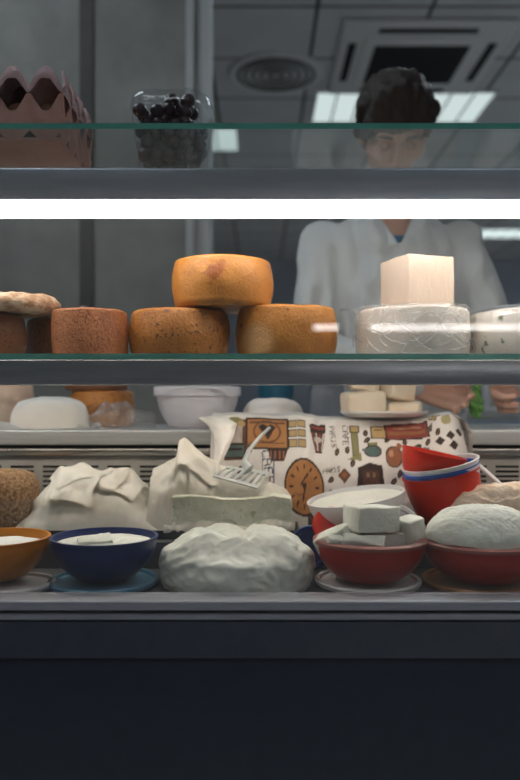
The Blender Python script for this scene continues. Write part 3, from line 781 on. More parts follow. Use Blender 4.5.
# --- bundle wrapped in the printed cloth
def paint_print():
    S = 4; x0, y0, w, h = 190, 404, 296, 120
    A = np.ones((h * S, w * S, 3)) * np.array((.74, .70, .67))
    yy, xx = np.mgrid[0:h * S, 0:w * S]; PX = x0 + xx / S; PY = y0 + yy / S
    DK = (.045, .022, .016); BR = (.16, .07, .035); OR = (.50, .22, .075); TAN = (.56, .38, .17); OL = (.30, .27, .11); TL = (.11, .17, .16); RD = (.30, .06, .045); CO = (.36, .13, .06)
    def rot(cx, cy, a):
        c, s = math.cos(a), math.sin(a); dx, dy = PX - cx, PY - cy
        return dx * c + dy * s, -dx * s + dy * c
    def ell(cx, cy, rx, ry, c, a=0):
        u, v = rot(cx, cy, a); A[(u / rx) ** 2 + (v / ry) ** 2 < 1] = c
    def rect(xa, ya, xb, yb, c, a=0, line=None, lw=1.1):
        cx, cy = (xa + xb) / 2, (ya + yb) / 2; hw_, hh_ = abs(xb - xa) / 2, abs(yb - ya) / 2
        u, v = rot(cx, cy, a)
        if line is not None: A[(abs(u) < hw_ + lw) & (abs(v) < hh_ + lw)] = line
        A[(abs(u) < hw_) & (abs(v) < hh_)] = c
    def poly(pts, c):
        m = np.zeros(PX.shape, bool); n = len(pts)
        for i in range(n):
            (xa, ya), (xb, yb) = pts[i], pts[(i + 1) % n]
            if ya == yb: continue
            k = ((PY > ya) != (PY > yb)) & (PX < (xb - xa) * (PY - ya) / (yb - ya) + xa); m ^= k
        A[m] = c
    FONT = {'C': '01110100011000010000100001000101110', 'A': '01110100011000111111100011000110001', 'F': '11111100001000011110100001000010000', 'E': '11111100001000011110100001000011111',
            'P': '11110100011000111110100001000010000', 'R': '11110100011000111110101001001010001', 'I': '01110001000010000100001000010001110', 'S': '01111100001000001110000010000111110'}
    def text(s, cx, cy, hgt, a, c=DK):
        u, v = rot(cx, cy, a); px = hgt / 7.0; tot = len(s) * 6 * px
        for k, ch in enumerate(s):
            bits = FONT[ch]; gx = np.floor((u + tot / 2) / px - k * 6).astype(int); gy = np.floor((v + hgt / 2) / px).astype(int)
            ok = (gx >= 0) & (gx < 5) & (gy >= 0) & (gy < 7)
            tab = np.array([int(b) for b in bits]).reshape(7, 5)
            m = np.zeros(PX.shape, bool); m[ok] = tab[gy[ok], gx[ok]] == 1; A[m] = c
    # left end: shop front, plant, teal shelf
    rect(224, 424, 248, 462, BR); rect(228, 431, 242, 447, (.62, .48, .42), line=DK); ell(234, 427, 9, 4.5, OL); ell(241, 429, 4, 3, TAN)
    rect(222, 449, 244, 459, TL, line=DK); rect(224, 452, 242, 453.4, DK); poly([(230, 446), (238, 434), (241, 446)], (.7, .6, .55))
    # coffee sack / grinder panel
    rect(247, 424, 287, 451, OR, line=DK, lw=1.8); ell(267, 436, 14, 11, BR); ell(267, 436, 12.4, 9.5, OR); poly([(258, 431), (263, 428.5), (267, 431), (271, 428.5), (276, 431), (268, 444)], DK)
    rect(249, 446, 285, 447.5, BR); rect(249, 426.5, 285, 427.6, BR); rect(245.5, 448, 252, 456, BR)
    # tan jars
    for k in range(3):
        for j in range(2): rect(289.5 + j * 9, 425 + k * 9.3, 296.5 + j * 9, 431 + k * 9.3, TAN, line=DK, lw=.9)
    # cup cake
    poly([(267, 452), (288, 452), (284, 462.5), (271, 462.5)], DK)
    for k in range(4): rect(270 + k * 4.2, 453.5, 272 + k * 4.2, 461, CO)
    text('CAFE', 268, 468, 8.5, math.radians(80), (.06, .07, .12)); A[(abs(PX - 268) < 5.8) & (abs(PY - 468) < 12) & ((abs(PX - 268) > 5) | (abs(PY - 468) > 11.3))] = (.08, .08, .12)
    # striped cup
    poly([(310, 427), (327, 425), (326.5, 431), (322, 454), (315.5, 454), (310.5, 433)], DK)
    for k in range(4): poly([(312 + k * 3.8, 434), (314 + k * 3.8, 434), (316.4 + k * 1.9, 452), (315.4 + k * 1.9, 452)], (.7, .62, .58) if k % 2 else RD)
    rect(312, 428, 325.5, 430.5, RD); ell(318, 441, 4, 3, (.6, .5, .45))
    text('PARIS', 333.5, 438, 5, math.radians(85)); text('CAFE', 346.5, 436, 6, math.radians(92))
    for bx, by, aa in ((337, 452, .4), (347.5, 450, .2), (329, 487, .3), (330, 476, .9), (367, 433, .1), (368, 440, 1), (372.5, 473, .4), (398, 471, .5), (392, 477, .9), (429, 443, .6), (440, 435, .4), (406, 442, .2), (346, 488, .8), (352, 462, .4), (388, 440, .7), (419, 446, 1.2), (240, 470, .5), (252, 481, 1)):
        ell(bx, by, 2.3, 3.6, DK, aa); ell(bx, by, .4, 2.6, (.3, .18, .12), aa)
    # clock
    ell(303.5, 482, 20, 22, DK); ell(303.5, 482, 18.2, 20, OR); ell(303.5, 482, 15.5, 17.3, (.44, .18, .06)); ell(303.5, 482, 14.9, 16.7, OR)
    for k in range(12):
        a = math.pi / 6 * k; rect(303.5 + 13 * math.sin(a) - .8, 482 - 14.6 * math.cos(a) - 1.9, 303.5 + 13 * math.sin(a) + .8, 482 - 14.6 * math.cos(a) + 1.9, DK, a)
    rect(302.8, 471, 304.2, 483, DK, math.radians(38)); rect(302.6, 479, 304.4, 493, DK, math.radians(12)); ell(303.5, 482, 2, 2, DK); text('PARIS', 300, 489, 2.6, .1, BR)
    rect(308, 503, 316, 520, BR, line=DK)
    text('PARIS', 331, 468, 4.2, math.radians(-8))
    poly([(337, 472), (343.5, 466), (350, 472), (343.5, 478.5)], BR); poly([(340, 472), (343.5, 469), (347, 472), (343.5, 475)], CO)
    # street lamp, pot, boxes
    rect(353, 430, 358.5, 455, OL, line=DK, lw=.8); rect(352, 426, 360, 432, TAN, line=DK, lw=.8); poly([(347, 459), (361, 452), (361, 460)], OL)
    ell(373, 451, 9, 6, DK); ell(373, 451, 7.7, 4.8, TL); rect(362, 448, 367, 451, TL); rect(369, 443, 377, 446, OL, line=DK, lw=.7)
    rect(373, 427, 387, 438, TAN, line=DK, lw=1); rect(376, 429.5, 384, 431, DK)
    rect(388, 424.5, 430, 438, RD, -.06, line=DK, lw=1.4); rect(390, 431, 428, 434.5, (.36, .15, .06), -.06); rect(395, 427, 424, 428.4, (.5, .3, .16), -.06)
    poly([(355, 487), (357, 466), (368, 462), (381, 464), (383, 485)], DK); rect(361, 468, 378, 483, (.10, .045, .03)); rect(365, 470, 368, 474, (.3, .17, .1)); rect(371, 470, 374, 474, (.3, .17, .1))
    poly([(350, 489), (357, 478), (358, 488)], BR)
    ell(393.5, 456, 8.5, 10, DK); ell(393.5, 456, 7.2, 8.8, CO); ell(391, 453, 2.2, 3.5, (.62, .33, .2)); rect(397, 443, 402, 449, CO, .5)
    for cx, cy in ((452, 440), (441, 444), (454, 449.5), (463, 436)):
        poly([(cx - 5, cy), (cx, cy - 4.6), (cx + 5, cy), (cx, cy + 4.6)], DK)
    ell(450, 424, 5.5, 5, TAN); ell(450, 424, 4, 3.6, (.45, .42, .2)); rect(434, 416, 440, 422, TAN, .3, line=DK, lw=1); poly([(428, 432), (436, 424), (434, 434)], (.14, .1, .08))
    rect(415, 448, 428, 456, OL, .2, line=DK)
    dk = np.abs(A - np.array((.74, .70, .67))).max(axis=2) > .02
    A[dk] *= .80; A[~dk] *= .95
    return A, x0, y0, S
PR, pr_x0, pr_y0, pr_S = paint_print()
cl = thing('wrapped_parcel', 'parcel wrapped in white cloth printed with coffee and clock pictures', 'cloth parcel', (X(336, 1.34), 1.34, STEP + .0005))
ctop = Z(419, 1.375) - STEP
cxl, cxr = X(211, 1.36), X(477, 1.36)
NU, NV = 420, 170
def clothf(u, v):
    # v: 0 bottom front .. .6 top front edge .. 1 back
    x = cxl + (cxr - cxl) * u
    pxx = 260 + x * F / 1.37
    top = ctop + interp([(205, .008), (230, .006), (300, .007), (318, -.001), (360, -.003), (420, -.004), (440, .004), (455, .008), (468, -.004), (478, -.035)], pxx)
    roundL = 1.0; e = max(0, (u - .90) / .10); 
    if v < .6:
        t = v / .6; y = 1.315 + .07 * t; z = top * math.sin(min(1, t) * math.pi / 2) ** .93
        z = top * t - .0 + .010 * math.sin(math.pi * t)
        y += -.012 * math.sin(math.pi * t)
    elif v < .8:
        t = (v - .6) / .2; y = 1.385 + .085 * t; z = top + .004 * math.sin(math.pi * t)
    else:
        t = (v - .8) / .2; y = 1.47 + .012 * t; z = top * (1 - t) + (LEDGE + .001 - STEP) * t
    y += e * e * (.06 if v < .6 else 0)
    w = min(1, v / .08) if v < .1 else 1
    n = .006 * fr((x, y, z), 12) + .0035 * (ridge((x, z * .6, 0), 15, 4) - .5) 
    y += -n * w * (1 if v < .8 else 0); z += .4 * n * (1 if v > .05 else 0)
    return (x, y, max(z, .0))
g = G().grid(NU, NV, clothf)
g.warp(lambda v: v - Vector((cl.location.x, cl.location.y, 0)))
cm, cnt_, cout = new_mat('printed_cloth')
p = cnt_.nodes.new('ShaderNodeBsdfPrincipled'); p.inputs['Roughness'].default_value = .85
at_ = cnt_.nodes.new('ShaderNodeAttribute'); at_.attribute_name = 'print'
cnt_.links.new(at_.outputs['Color'], p.inputs['Base Color']); cnt_.links.new(p.outputs[0], cout.inputs[0])
co = g.build('printed_cloth', cm, cl, angle=0)
ca = co.data.color_attributes.new('print', 'FLOAT_COLOR', 'POINT')
buf = np.ones((NU * NV, 4), dtype=np.float32)
for j in range(NV):
    v = j / (NV - 1)
    for i in range(NU):
        u = i / (NU - 1); x = cxl + (cxr - cxl) * u
        if v <= .6:
            t = v / .6; Yp = 1.268 + .092 * t; py = 513 - 93 * t; px = 260 + x * F / 1.35
        else:
            t = (v - .6) / .4; py = 420 - 60 * t; px = 260 + x * F / 1.375
        a = int((py - pr_y0) * pr_S); b = int((px - pr_x0) * pr_S)
        if 0 <= a < PR.shape[0] and 0 <= b < PR.shape[1]: buf[j * NU + i, :3] = PR[a, b]
        else: buf[j * NU + i, :3] = (.74, .70, .67)
ca.data.foreach_set('color', buf.ravel())
# white turned-back flap on the left end
fl = mat('cloth_reverse', (.66, .62, .58), (.72, .68, .64), 10, .85)
flap_pts = [((198, 418), (214, 416)), ((206, 424), (226, 417)), ((212, 432), (237, 424)), ((215, 446), (234, 436)), ((214, 458), (229, 448)), ((212, 468), (222, 462)), ((214, 476), (219, 474))]
def flapf(u, v):
    k = v * (len(flap_pts) - 1); i = min(int(k), len(flap_pts) - 2); t = k - i
    l0 = [flap_pts[i][0][q] * (1 - t) + flap_pts[i + 1][0][q] * t for q in (0, 1)]
    r0 = [flap_pts[i][1][q] * (1 - t) + flap_pts[i + 1][1][q] * t for q in (0, 1)]
    px, py = l0[0] * (1 - u) + r0[0] * u, l0[1] * (1 - u) + r0[1] * u
    Yq = 1.372 - .10 * v - .012 * math.sin(math.pi * u) - .004 * noise.noise(Vector((u * 3, v * 6, 1)))
    return (X(px, Yq) - cl.location.x, Yq - cl.location.y, Z(py, Yq) - STEP)
fo = G().grid(16, 40, flapf).build('cloth_flap', fl, cl, angle=80)
md = fo.modifiers.new('thick', 'SOLIDIFY'); md.thickness = .0012
# left end closing face of the parcel
def endf(u, v):
    p = Vector(clothf(0, u)); w_ = p.lerp(Vector((cxl - .004, 1.375, p.z * .5)), v)
    return tuple(w_ - Vector((cl.location.x, cl.location.y, 0)))
G().grid(60, 6, endf).build('cloth_end', fl, cl, angle=80)
def endr(u, v):
    p = Vector(clothf(1, u)); w_ = p.lerp(Vector((cxr + .004, 1.40, p.z * .5)), v)
    return tuple(w_ - Vector((cl.location.x, cl.location.y, 0)))
G().grid(60, 6, endr).build('cloth_end', fl, cl, angle=80)

# slotted spatula lying on the second bundle
sp = thing('slotted_spatula', 'grey slotted spatula lying on the opened paper bundle', 'spatula', (X(240, 1.25), 1.25, Z(487, 1.25)))
spm = mat('spatula_grey', (.42, .44, .43), (.5, .52, .5), 20, .3, spec=.7)
def wp(px, py, Y): return Vector((X(px, Y), Y, Z(py, Y))) - sp.location
g = G(); A0, A1, B0, B1 = wp(213, 476, 1.243), wp(257, 488, 1.243), wp(228, 466, 1.275), wp(270, 472, 1.275)
def q(u, v): return A0 * (1 - u) * (1 - v) + A1 * u * (1 - v) + B0 * (1 - u) * v + B1 * u * v
nrm = (A1 - A0).cross(B0 - A0).normalized() * .0022
def quadbar(u0, u1, v0, v1):
    vs = [q(u0, v0), q(u1, v0), q(u1, v1), q(u0, v1)]; vs += [a - nrm for a in vs]
    g.add(vs, [(0, 1, 2, 3), (7, 6, 5, 4), (0, 1, 5, 4), (1, 2, 6, 5), (2, 3, 7, 6), (3, 0, 4, 7)])
quadbar(0, 1, 0, .16); quadbar(0, 1, .82, 1)
for k in range(8):
    u = k / 7; quadbar(max(0, u - .035), min(1, u + .035), .16, .82)
g.build('blade', spm, sp, smooth=False)
G().tube([wp(249, 470, 1.268), wp(244, 462, 1.278), wp(249, 450, 1.297), wp(259, 438, 1.318), wp(269, 428, 1.338)], [.012, .0075, .0065, .0062, .0055], 12, sx=.45).build('handle', spm, sp)

# white bowl with ricotta
wb = bowl('shallow white bowl of ricotta tilted in front of the printed parcel', 360, .0775, 1.232, STEP + .021, .047, white_pl, rot=(R_(3), R_(-9), 0), base=.55)
def ricf(u, v):
    a = 2 * math.pi * u; r = .0745 * (1 - v); x, y = r * math.cos(a), r * math.sin(a)
    return (x, y, .0 + .004 * v + .0022 * fr((x, y, 4), 35) * (1 if v > .02 else 0))
tag(G().grid(60, 16, ricf, wrap=True).build('ricotta', curd, loc=(X(360, 1.232) - .006, 1.232, STEP + .021 + .043), rot=(R_(3), R_(-9), 0), angle=80), 'smooth ricotta in the tilted white bowl', 'cheese')
tag(bowl_geo(.04, .008, .7).build('bowl', red_p, loc=(X(352, 1.23), 1.245, STEP + .0005)), 'dark red shallow bowl turned up under the tilted white bowl', 'bowl')
tag(lid_geo(.05).build('lid', red_p, loc=(X(352, 1.23), 1.225, STEP + .0115)), 'dark red plastic lid under the tilted white bowl', 'lid')
lid('red lid edge showing at the left of the feta bowl', 334, .032, 1.178, BD + .074, red2_p, rot=(R_(-122), 0, R_(8)))

# stack of red, blue and white bowls
NG = 'nested bowls in the tilted stack'
sx_, sY = 440, 1.272
st = R_(-9)
st = R_(-12)
def nested(label, dz, R, h, m, cx, tilt_, rx):        # placed by its rim centre, resting tilted
    ax = Matrix.Rotation(tilt_, 3, 'Y') @ Vector((0, 0, h))
    o = bowl_geo(R, h, .45).build('bowl', m, loc=(X(cx, sY) - ax.x, sY, dz - ax.z), rot=(rx, tilt_, 0))
    return tag(o, label, 'bowl', NG)
nested('red bowl at the bottom of the tilted nested stack', Z(473, sY), .0625, .098, red2_p, 440, st, R_(3))
nested('blue bowl nested in the tilted stack, only its rim showing', Z(468.5, sY), .0622, .082, plas('bright_blue_plastic', (.03, .12, .52)), 440, st, R_(3))
nested('white bowl nested in the tilted stack above the blue rim', Z(464, sY), .0622, .080, white_pl, 440, st, R_(3))
nested('red bowl lying tilted the other way on top of the nested stack', Z(454, sY), .0530, .058, red2_p, 434, R_(11.5), R_(2))
# white stick
g = G().tube([(X(472, 1.30), 1.30, Z(460, 1.30)), (X(484, 1.285), 1.285, Z(470, 1.285)), (X(506, 1.265), 1.265, Z(490, 1.265))], [.0035, .0042, .0042], 10)
tag(g.build('spatula_handle', white_pl), 'white plastic handle leaning to the right of the nested bowls', 'utensil handle')
# wrinkled cheese at right
def wrk(u, v):
    a = 2 * math.pi * u; th = v * math.pi / 2
    r = math.cos(th) ** .6
    x, y = .100 * r * math.cos(a), .040 * r * math.sin(a); z = .052 * math.sin(th) ** .6
    z *= (.85 + .22 * (x / .10))
    n = .006 * (ridge((x * .5, y, z), 40, 3) - .5) + .004 * fr((x, y, z), 60)
    return (x * (1 + n * 2), y * (1 + n * 3), max(0, z + n))
wz = Z(514, 1.235) - .002
cz_ = .055
t = thing('wrinkled_cheese', 'pale wrinkled cheese on a red box behind the curd dome', 'cheese', (X(497, 1.225), 1.225, STEP + .0495))
G().grid(150, 46, wrk, wrap=True).warp(lambda v: v * .86).build('cheese', mat('cream_rind', (.72, .54, .40), (.82, .68, .56), 40, .6, bump=.7, bscale=60, sss=.1), t, angle=80)
tag(G().box(X(470, 1.24), X(580, 1.24), 1.196, 1.262, 0, .046, .004).build('food_box', red2_p, loc=(0, 0, STEP + .001)), 'red plastic box under the pale wrinkled cheese', 'box')

# ------------------------------------------------------------------ rear ledge
LZ = LEDGE + .0006
t = thing('wrapped_cheese', 'white rounded cheese lying in film at the left of the rear ledge', 'wrapped cheese', (X(50, 1.47), 1.47, LZ))
def blobf(a_, b_, c_, seed, pw=.55):
    def f(u, v):
        a = 2 * math.pi * u; th = v * math.pi / 2
        r = math.cos(th) ** pw; x, y = a_ * r * math.cos(a), b_ * r * math.sin(a)
        z = c_ * math.sin(th) ** .7
        n = .003 * fr((x + seed, y, z), 30)
        return (x * (1 + n * 4), y * (1 + n * 4), max(0, z + n * (1 if v > .05 else 0)))
    return f
G().grid(70, 26, blobf(.076, .045, Z(397, 1.45) - LZ, 3), wrap=True).build('cheese', mat('mozzarella', (.74, .70, .66), (.80, .76, .72), 12, .45, bump=.3, bscale=40, sss=.15), t, angle=80)
def flat_film(x0, x1, y0, y1, seed, hmax):
    def f(u, v):
        x = x0 + (x1 - x0) * u; y = y0 + (y1 - y0) * v
        return (x, y, .002 + hmax * max(0, ridge((x, y, 0), 24, seed) - .2) * math.sin(math.pi * min(1, max(0, u))) * (.5 + .5 * math.sin(math.pi * v)))
    return G().grid(60, 26, f)
G().grid(60, 26, lambda u, v: (-.125 + .215 * u, -.048 + .10 * v, .0012 + .020 * max(0, ridge((u * .2, v * .1, 0), 24, 2) - .3) * math.sin(math.pi * v) * (1 if u < .35 or u > .85 else .3))).build('wrapper', mat('waxed_wrap', (.70, .68, .64), rough=.4, transl=.4), t, angle=80)
wheel('soft_cheese', 'pale tan cheese at the far left end of the rear ledge', 'cheese', -30, 33, 1.56, LZ, Z(383, 1.52) - LZ, mat('tan_cheese', (.48, .33, .25), (.62, .48, .38), 18, .6, bump=.4), seed=60, rnd=.012)
bz = Z(391, 1.56) - LZ
wheel('brown_cheese', 'brown cheese wheel in film on the rear ledge', 'cheese', 70, 134, 1.60, LZ, bz, r_mid, seed=66, rnd=.01)
wheel('flat_brown_cheese', 'flat brown cheese lid lying on the brown wheel of the rear ledge', 'cheese', 66, 128, 1.60, LZ + bz + .001, .018, r_dark, seed=69, rnd=.006, bulge=.002)
def filmblob(u, v):
    f = blobf(.062, .04, .047, 9, .7)(u, v); p = Vector(f)
    k = 1 + .22 * (ridge(p, 22, 5) - .5)
    return (p.x * k, p.y * k, p.z * (1 + .3 * (ridge(p, 30, 8) - .5)))
tag(G().grid(80, 30, filmblob, wrap=True).build('film_bundle', film_m, loc=(X(122, 1.475), 1.475, LZ), angle=180), 'crumpled clear film in front of the brown cheese on the ledge', 'plastic film')
tub = bowl('white lidded plastic tub on the rear ledge behind the bundles', 197.5, .083, 1.55, LZ, Z(391, 1.55) - LZ, mat('lilac_white_plastic', (.66, .63, .68), rough=.35), base=.66, lip=.004, name='tub')
th_ = Z(391, 1.55) - LZ
G().lathe([(0, th_ + .0035), (.084, th_ + .0035), (.086, th_ - .010), (.0885, th_ - .010), (.089, th_ + .006), (.086, th_ + .0085), (.075, th_ + .008), (0, th_ + .007)], 72).build('tub_lid', tub.data.materials[0], tub)
tag(G().grid(70, 26, blobf(.064, .045, Z(398, 1.53) - LZ, 14), wrap=True).warp(lambda v: v).build('ricotta_cheese', mat('ricotta_white', (.72, .66, .60), (.78, .72, .67), 16, .6, bump=.5, bscale=50, sss=.1), loc=(X(273, 1.555), 1.555, LZ), angle=80), 'low white ricotta behind the top of the printed parcel', 'cheese')
bowl('teal bowl on the rear ledge behind the ricotta', 276, .04, 1.66, LZ, Z(383, 1.66) - LZ, plas('teal_plastic', (.01, .10, .17)), base=.6)
g = G().box(-.036, .036, -.04, .04, 0, .11, .006); 
tag(g.build('plastic_box', glass('smoky_plastic', (.6, .63, .68), rough=.2, haze=.35, hcol=(.5, .53, .6), bscale=6), loc=(X(326, 1.62), 1.62, LZ)), 'smoky clear plastic box behind the printed parcel', 'plastic box')
# plate and chunks on the parcel
pz = STEP + .0005 + ctop + .0025
pY = 1.41
tag(G().lathe([(0, 0), (.06, 0), (.076, .005), (.081, .009), (.081, .0115), (.075, .008), (.06, .004), (0, .004)], 64).build('plate', mat('plate_white', (.62, .61, .60), rough=.3), loc=(X(384, pY), pY, pz)), 'white plate on top of the printed parcel', 'plate')
CG = 'cheese chunks on the white plate'
chm = mat('cream_chunks', (.70, .55, .40), (.80, .68, .54), 14, .55, bump=.4, sss=.15)
def chunk(lab, px, Y, z, w, d, h, rot, seed):
    g = G().box(-w / 2, w / 2, -d / 2, d / 2, 0, h, .009, sub=3)
    g.warp(lambda v: v + Vector((fr(v + Vector((seed, 0, 0)), 28), fr(v + Vector((0, seed, 0)), 28), fr(v + Vector((0, 0, seed)), 28))) * .003)
    tag(g.build('cheese_chunk', chm, loc=(X(px, Y), Y, z), rot=rot, angle=60), lab, 'cheese', CG)
chunk('large cream cheese chunk at the left of the plate', 364, 1.41, pz + .005, .076, .05, .042, (0, R_(-4), R_(15)), 3)
chunk('cream cheese chunk lying at the right of the plate', 405, 1.41, pz + .005, .058, .046, .024, (0, 0, R_(-20)), 5)
chunk('tall cream cheese chunk on the right of the plate', 396, 1.425, pz + .030, .056, .046, .040, (0, R_(5), R_(25)), 8)
chunk('cream cheese chunk stacked on the left of the plate', 363, 1.42, pz + .048, .056, .046, .028, (0, R_(6), R_(-10)), 9)

# ------------------------------------------------------------------ back counter behind the worker
bc = thing('work_table', 'stainless work table far behind the worker at the right', 'table', (1.0, 3.0, 0))
G().box(-.62, .62, -.3, .3, .83, .87, .004).build('table_top', steel, bc)
G().box(-.55, .55, -.25, .25, .25, .27).build('lower_shelf', steel_dark, bc)
for sx in (-1, 1):
    for sy in (-1, 1): G().tube([(sx * .56, sy * .26, 0), (sx * .56, sy * .26, .829)], .02).build('leg', steel, bc)
jars = (( .62, .05, .028, .09), (.74, .0, .022, .07), (.88, .08, .03, .11), (1.05, .0, .026, .06))
for k, (x, y, r, h) in enumerate(jars):
    tag(G().lathe([(0, 0), (r, 0), (r, h * .75), (r * .6, h * .9), (r * .6, h), (0, h)], 28).build('jar', [steel, white_pl][k % 2], loc=(x, 2.85 + y, .8705)),
        ['steel jar at the left end of the far work table', 'white jar next to the left steel jar on the far table', 'tall steel jar in the middle of the far work table', 'short white jar on the right of the far work table'][k], 'jar', 'jars on the far work table')

# ------------------------------------------------------------------ shop worker
def remesh(g, vox, smooth=6):
    me = bpy.data.meshes.new('tmp'); me.from_pydata(g.v, [], g.f); me.update()
    bm = bmesh.new(); bm.from_mesh(me); bmesh.ops.recalc_face_normals(bm, faces=bm.faces[:]); bm.to_mesh(me); bm.free()
    o = bpy.data.objects.new('tmp', me); COL.objects.link(o)
    m = o.modifiers.new('r', 'REMESH'); m.mode = 'VOXEL'; m.voxel_size = vox
    if smooth:
        s = o.modifiers.new('s', 'SMOOTH'); s.factor = .5; s.iterations = smooth
    dg = bpy.context.evaluated_depsgraph_get(); ev = o.evaluated_get(dg); m2 = bpy.data.meshes.new_from_object(ev)
    r = G(); r.v = [tuple(v.co) for v in m2.vertices]; r.f = [tuple(p.vertices) for p in m2.polygons]; r.m = [0] * len(r.f)
    bpy.data.objects.remove(o); return r
PX_, PY_ = .318, 1.90           # body axis
def loft(g, rings, seg=28):
    vs, fs = [], []
    for (z, cx, cy, rx, ry) in rings:
        for k in range(seg):
            a = 2 * math.pi * k / seg; vs.append((cx + rx * math.cos(a), cy + ry * math.sin(a), z))
    for j in range(len(rings) - 1):
        for k in range(seg):
            k2 = (k + 1) % seg; fs.append((j * seg + k, j * seg + k2, (j + 1) * seg + k2, (j + 1) * seg + k))
    fs.append(tuple(range(seg))); o = (len(rings) - 1) * seg; fs.append(tuple(range(o, o + seg)))
    return g.add(vs, fs)
HC = Vector((.317, 1.80, 1.540))   # head centre
tilt = Matrix.Rotation(R_(42), 4, 'X')     # looking down towards the counter
def hp(x, y, z): return HC + (tilt @ Vector((x, y, z)))
skin = mat('skin', (.50, .27, .19), (.56, .32, .23), 8, .5, sss=.15)
b = G()
loft(b, [(.78, PX_, PY_ + .01, .145, .10), (.9, PX_, PY_ + .01, .15, .105), (1.05, PX_, PY_, .13, .092), (1.2, PX_, PY_ - .01, .13, .10), (1.29, PX_, PY_ - .015, .135, .085), (1.34, PX_, PY_ - .02, .08, .06), (1.36, PX_, PY_ - .02, .055, .05)])
b.caps((PX_, PY_ - .03, 1.30), .055, hp(0, .03, -.07), .052)
# head: skull, jaw, brow, nose, chin, ears, lips
b.sphere(hp(0, .012, .03), (.076, .092, .088), 24, 16); b.sphere(hp(0, -.012, -.03), (.062, .072, .078), 24, 16); b.sphere(hp(0, -.045, -.085), (.036, .034, .030), 16, 10)
b.caps(hp(0, -.088, .0), .009, hp(0, -.104, -.036), .013); b.sphere(hp(-.012, -.094, -.040), .009); b.sphere(hp(.012, -.094, -.040), .009)
b.caps(hp(-.04, -.076, .016), .011, hp(.04, -.076, .016), .011); b.caps(hp(-.018, -.083, -.066), .007, hp(.018, -.083, -.066), .007)
for s_ in (-1, 1):
    b.caps(hp(s_ * .074, .012, .012), .013, hp(s_ * .072, .006, -.03), .009)
    b.sphere(hp(s_ * .043, -.055, -.022), .026)
# arms: shoulder, elbow, wrist
ARM = {-1: ((PX_ - .165, PY_ - .03, 1.278), (.118, 1.80, 1.03), (.335, 1.655, .935)), 1: ((PX_ + .165, PY_ - .03, 1.278), (.575, 1.81, 1.03), (.565, 1.655, .945))}
def hand(g, wrist, d, s, n, curl):
    d, s, n = Vector(d).normalized(), Vector(s), Vector(n); s = (s - d * s.dot(d)).normalized(); n = d.cross(s) * (1 if d.cross(s).dot(n) > 0 else -1)
    wrist = Vector(wrist)
    offs = (.032, .0105, -.0105, -.030); lens = ((.040, .024, .020), (.044, .028, .021), (.041, .026, .020), (.032, .020, .018))
    for i in range(4):
        kn = wrist + d * (.086 - .006 * abs(i - 1)) + s * offs[i]
        g.caps(wrist + s * offs[i] * .55 + d * .008, .016, kn, .0115)
        p_, ang = kn, R_(curl[0])
        for k in range(3):
            dirv = d * math.cos(ang) + n * math.sin(ang); q_ = p_ + dirv * lens[i][k]
            g.caps(p_, .0092 - .0008 * k, q_, .0086 - .0008 * k); p_ = q_; ang += R_(curl[1])
    p_ = wrist + d * .022 + s * .026 + n * .006
    for k, (ln, dv) in enumerate(((.042, d * .62 + s * .6 + n * .45), (.032, d * .8 + s * .25 + n * .6), (.026, d * .85 - s * .05 + n * .55))):
        q_ = p_ + dv.normalized() * ln; g.caps(p_, .013 - .0018 * k, q_, .0112 - .0016 * k); p_ = q_
HERB = Vector((.455, 1.60, .905))
for s_ in (-1, 1):
    S_, E_, W_ = ARM[s_]
    b.caps(S_, .042, E_, .036); b.caps(E_, .038, W_, .026)
    Wv = Vector(W_)
    if s_ < 0: hand(b, W_, (.86, -.42, -.22), (.1, -.2, 1), (.3, -1, -.2), (30, 32))
    else: hand(b, W_, (-.62, -.42, -.28), (-.1, -.2, 1), (-.4, -1, -.1), (38, 42))
    # legs and feet
    hx = PX_ + s_ * .085
    b.caps((hx, PY_ + .01, .82), .082, (hx + s_ * .01, PY_ - .005, .46), .056); b.caps((hx + s_ * .01, PY_ - .005, .46), .054, (hx + s_ * .015, PY_ + .02, .09), .038)
    b.caps((hx + s_ * .015, PY_ + .035, .04), .036, (hx + s_ * .03, PY_ - .13, .03), .028)
bod = remesh(b, .0045, 4)
for k_, v_ in enumerate(bod.v):
    if v_[2] < .001: bod.v[k_] = (v_[0], v_[1], .001)
per = bod.build('person', skin, angle=180)
tag(per, 'person in a white coat looking down behind the counter, holding green herbs', 'person')
# hair
hg = G()
hg.sphere(hp(0, .022, .048), (.089, .10, .083), 26, 18); hg.sphere(hp(0, .045, .0), (.088, .078, .085), 24, 16)
for k in range(11):
    a = -1 + 2 * k / 10
    hg.caps(hp(a * .03, -.035, .108 - .01 * abs(a)), .026, hp(a * .074, -.080 + .03 * abs(a), .036 - .012 * abs(a) + .018 * (a + .1)), .013)
for s_ in (-1, 1): hg.caps(hp(s_ * .080, -.01, .06), .018, hp(s_ * .082, .0, -.005), .012)
hr = remesh(hg, .005, 5)
hr.warp(lambda v: v + (Vector(v) - HC).normalized() * .007 * noise.noise(Vector((v.x * 85, v.y * 30, v.z * 22)))).warp(lambda v: v + Vector((fr((v.x * 3, v.y, v.z), 40), fr((v.y * 3, v.z, v.x), 40), fr((v.x * 4, v.z, v.y), 32))) * .0028)
ho = hr.build('hair', mat('dark_brown_hair', (.012, .008, .007), (.035, .018, .012), 40, .45, bump=.8, bscale=120, scl=(3, 1, 1)), per, angle=180)
for s_ in (-1, 1):
    G().sphere(hp(s_ * .030, -.079, -.004), .0118, 16, 10).build('eye', mat('eye_lid', (.40, .21, .15), rough=.5), per)
    G().caps(hp(s_ * .018, -.090, .018), .004, hp(s_ * .044, -.083, .020), .0035).build('eyebrow', mat('brow_hair', (.02, .012, .01), rough=.7), per)
